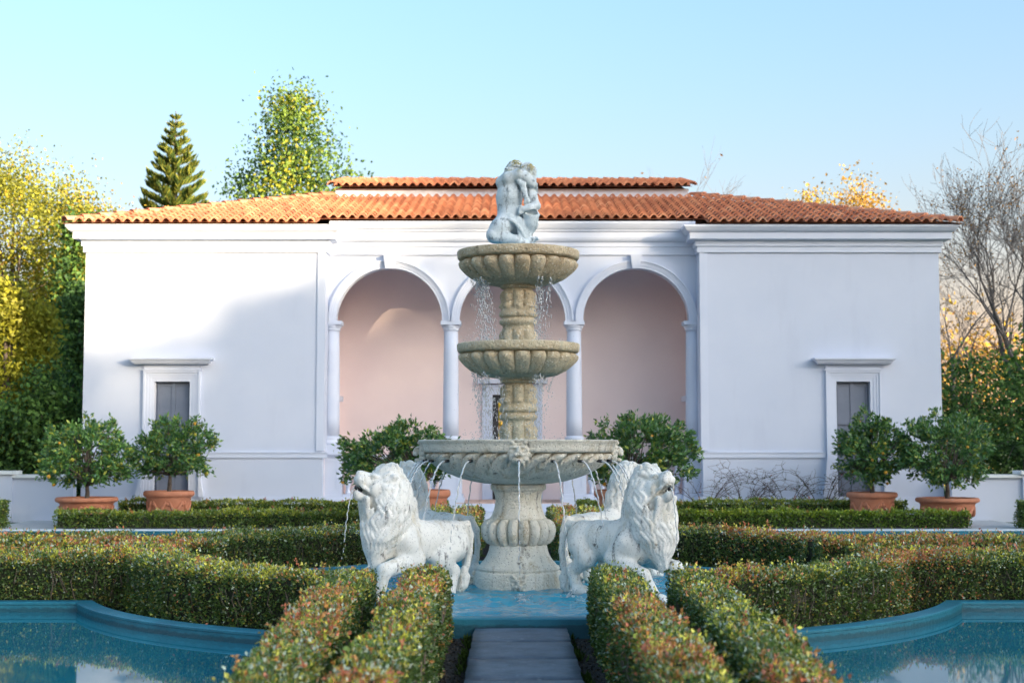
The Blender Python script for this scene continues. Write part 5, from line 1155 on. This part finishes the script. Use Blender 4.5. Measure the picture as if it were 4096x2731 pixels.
# bare branching trees
def bare(name, label, loc, H, seed, lean=(0, 0), depth=6, r0=.2, leaves=500, leafc=((.36, .20, .05), (.20, .11, .04)), mat='bark_pale', start=.28, lsize=.09, group='trees around the garden', spread=.55):
    rr = random.Random(seed); t = thing(name, label, 'tree', loc, 0, group); tk = MB(); tw = MB(); ends = []
    def grow(p, d, L, r, dep):
        pts = [p]; rs = [r]; q = p.copy(); dd = d.copy(); n = 5
        for i in range(n):
            dd = (dd + Vector((rr.gauss(0, .13), rr.gauss(0, .13), rr.gauss(.03, .09)))).normalized(); q = q + dd * (L / n); pts.append(q.copy()); rs.append(r * (1 - .42 * (i + 1) / n))
        (tk if dep >= depth - 1 else tw).tube(pts, rs, 7 if dep >= depth - 1 else (5 if dep > 2 else 3), False)
        if dep <= 2: ends.extend(pts[2:])
        if dep == 0: return
        k = rr.randint(2, 3) if dep < depth else 3
        for i in range(k + 1):
            j = rr.randint(2, n) if i else n; ax = Vector((rr.gauss(0, 1), rr.gauss(0, 1), rr.gauss(0, .5))).normalized(); nd = (dd + ax * (spread if i else spread * .45)).normalized()
            if nd.z < -.2: nd.z *= -.3
            grow(pts[j], nd, L * rr.uniform(.6, .82), max(rs[j] * (.62 if i else .85), .007), dep - 1)
    grow(Vector((0, 0, -.1)), Vector((lean[0], lean[1], 1)).normalized(), H * start, r0, depth)
    tk.build('trunk', M[mat], t, True); tag(tw.build('branches', M[mat], t), kind='stuff')
    if leaves and ends:
        E = np.array([tuple(e) for e in ends]); P = E[RNG.integers(0, len(E), leaves)] + RNG.normal(size=(leaves, 3)) * .1; patch = vnoise(P, .8, seed); C = np.array(leafc)[(RNG.random(leaves) < .4).astype(int)] * RNG.uniform(.6, 1.3, (leaves, 1)); kp = RNG.random(leaves) < np.clip((patch - .3) * 2.5, .1, 1)
        tag(obj('sparse_leaves', leaves_mesh('sparse_leaves', P[kp], RNG.normal(size=(kp.sum(), 3)), RNG.uniform(.6, 1.3, kp.sum()) * lsize, lsize * .6, C[kp], M['tree_leaf']), t), kind='stuff')
bare('bare_tree', 'tall nearly bare tree with a few brown leaves at the right edge', (16.2, 45, 0), 9.5, 51, (-.12, 0), 6, .24, 3200, start=.40, spread=.72)
bare('bare_tree', 'leaning bare tree close to the right end of the pavilion', (14.6, 44, 0), 6.4, 54, (-.30, 0), 5, .15, 700, start=.42, spread=.68)
bare('bare_tree', 'leafless twiggy tree just left of the right bare tree', (13.4, 55, 0), 9.0, 57, (0, 0), 5, .13, 1700, ((.20, .12, .06), (.12, .08, .05)), start=.40)
for i, (x, h, lab) in enumerate(((8.6, 10.6, 'leafless treetop above the roof just right of the ridge'), (10.6, 10.4, 'leafless treetop above the right slope of the roof'), (-12.6, 8.2, 'thin leafless treetop between the norfolk pine and the gold tree'), (-10.4, 9.4, 'thin leafless treetop between the norfolk pine and the broadleaf tree'))):
    bare('bare_tree', lab, (x, 62, 0), h, 70 + i, (0, 0), 5, .10, 160, start=.44, lsize=.16, spread=.34)
for i, (x, y, H, lab) in enumerate(((12.6, 61, 12.4, 'gold leaved treetop above the middle of the right roof slope'), (15.0, 60, 11.9, 'gold leaved treetop above the lower end of the right roof slope'))):
    tree('autumn_tree', lab, (x, y, 0), H, 9.8, 1.9, 3.9, 80, 60, .14, [GO, (.42, .25, .05), BR], [.5, .3, .2], 80 + i, 'pear', .4, mat='bark_pale', gap=.42)
tree('autumn_tree', 'brown gold thicket behind the bare trees at right', (18.5, 62, 0), 7, 4.0, 4.6, 3.6, 150, 30, .24, [BR, GO, (.15, .10, .05), OL], [.45, .25, .2, .1], 84, spread=.6, gap=.33)
tree('autumn_tree', 'brown gold thicket behind the right end of the pavilion', (13.0, 66, 0), 7, 4.2, 3.6, 3.6, 110, 30, .24, [BR, GO, (.15, .10, .05)], [.4, .35, .25], 85, spread=.6, gap=.33)
tree('evergreen_shrub', 'dark evergreen shrub directly behind the low right wall', (11.2, 35.0, 0), 3.8, 1.9, 1.25, 1.95, 160, 42, .12, [DG, G, (.03, .07, .025)], [.5, .25, .25], 86, spread=.25, limbs=8, trunk_r=.08, gap=.2)
tree('evergreen_shrub', 'taller dark evergreen shrub at the right edge', (13.6, 36.5, 0), 4.6, 2.3, 1.5, 2.3, 180, 42, .13, [DG, G, (.03, .07, .025)], [.5, .3, .2], 87, spread=.27, limbs=8, trunk_r=.08, gap=.22)
def fern(label, loc, seed, n=16, L=1.3):
    rr = random.Random(seed); t = thing('tree_fern', label, 'fern', loc); m = MB(); P = []; D = []
    MB().tube([(0, 0, -1.0), (.03, 0, -.3), (0, 0, .1)], [.12, .11, .09], 8).build('trunk', M['bark'], t, True)
    for k in range(n):
        a = k * 2 * math.pi / n + rr.uniform(-.15, .15); l = L * rr.uniform(.8, 1.1); pts = []
        for i in range(10): u = i / 9; pts.append(Vector((math.cos(a) * l * u, math.sin(a) * l * u, l * (.55 * u - .85 * u * u))))
        m.tube(pts, [.014 - .001 * i for i in range(10)], 4, False)
        for q in range(70):
            u = .12 + .88 * q / 70; i = min(int(u * 9), 8); p = pts[i].lerp(pts[i + 1], u * 9 - i); s = 1 if q % 2 else -1; P.append(p); D.append((-math.sin(a) * s + math.cos(a) * .35, math.cos(a) * s + math.sin(a) * .35, -.25))
    m.build('frond_stalks', M['bark'], t); n_ = len(P); u = np.tile(np.linspace(.12, 1, 70), n); C = np.array((.045, .10, .025)) * RNG.uniform(.7, 1.5, (n_, 1))
    tag(obj('fronds', leaves_mesh('fronds', np.array(P), np.array(D), .30 * np.sin(np.clip(u, 0, 1) * 2.7 + .3).clip(.1), .05, C, M['tree_leaf']), t), kind='stuff')
fern('green tree fern behind the low right wall at the edge', (11.9, 33.0, 1.55), 3)
fern('smaller tree fern below the first at the right edge', (12.6, 32.4, 1.0), 4, 14, 1.0)
tree('autumn_tree', 'sunlit yellow tree seen through the loggia door', (-1.2, 66, 0), 7, 3.2, 2.6, 3.2, 90, 30, .25, [(.40, .34, .04), GO, YG], [.5, .25, .25], 88, spread=.5, gap=.2)

# tall trees behind the viewer to the right: they shade the garden
s_az = np.array([math.sin(R(SUN_AZ)), -math.cos(R(SUN_AZ))]); e_u = np.array([math.cos(R(SUN_AZ)), math.sin(R(SUN_AZ))])
SH = [(-32, 21, 4.5), (-27, 20.5, 4.5), (-22, 21, 4.5), (-17, 20.5, 4.5), (-12.8, 20.5, 4.2), (-9.4, 21, 4.6), (-4.9, 16.2, 2.9), (-2.3, 18.4, 2.7), (2.3, 23, 4.2), (7.0, 25, 4.8), (5.0, 22.5, 4.2), (11.5, 25, 4.8), (16, 22, 4.8), (20.8, 22.5, 4.8), (25.5, 21, 4.6)]
for i, (u, top_, rx) in enumerate(SH):
    p = np.array([0, 31.]) + s_az * 100 + e_u * u + s_az * random.uniform(-2, 2)
    top_ += 5.3; tree('shade_tree', 'tall dense shade tree standing behind the viewer, outside the picture', (p[0], p[1], 0), top_, top_ / 2 + .3, rx, top_ / 2 - .3, 170 if u == -4.9 else 330, 14, 1.0, [G, DG, OL], [.4, .4, .2], 100 + i, spread=.9 if u in (-4.9, -2.3) else .6, trunk_r=.3, group='shade trees behind the viewer', limbs=10, gap=.12)
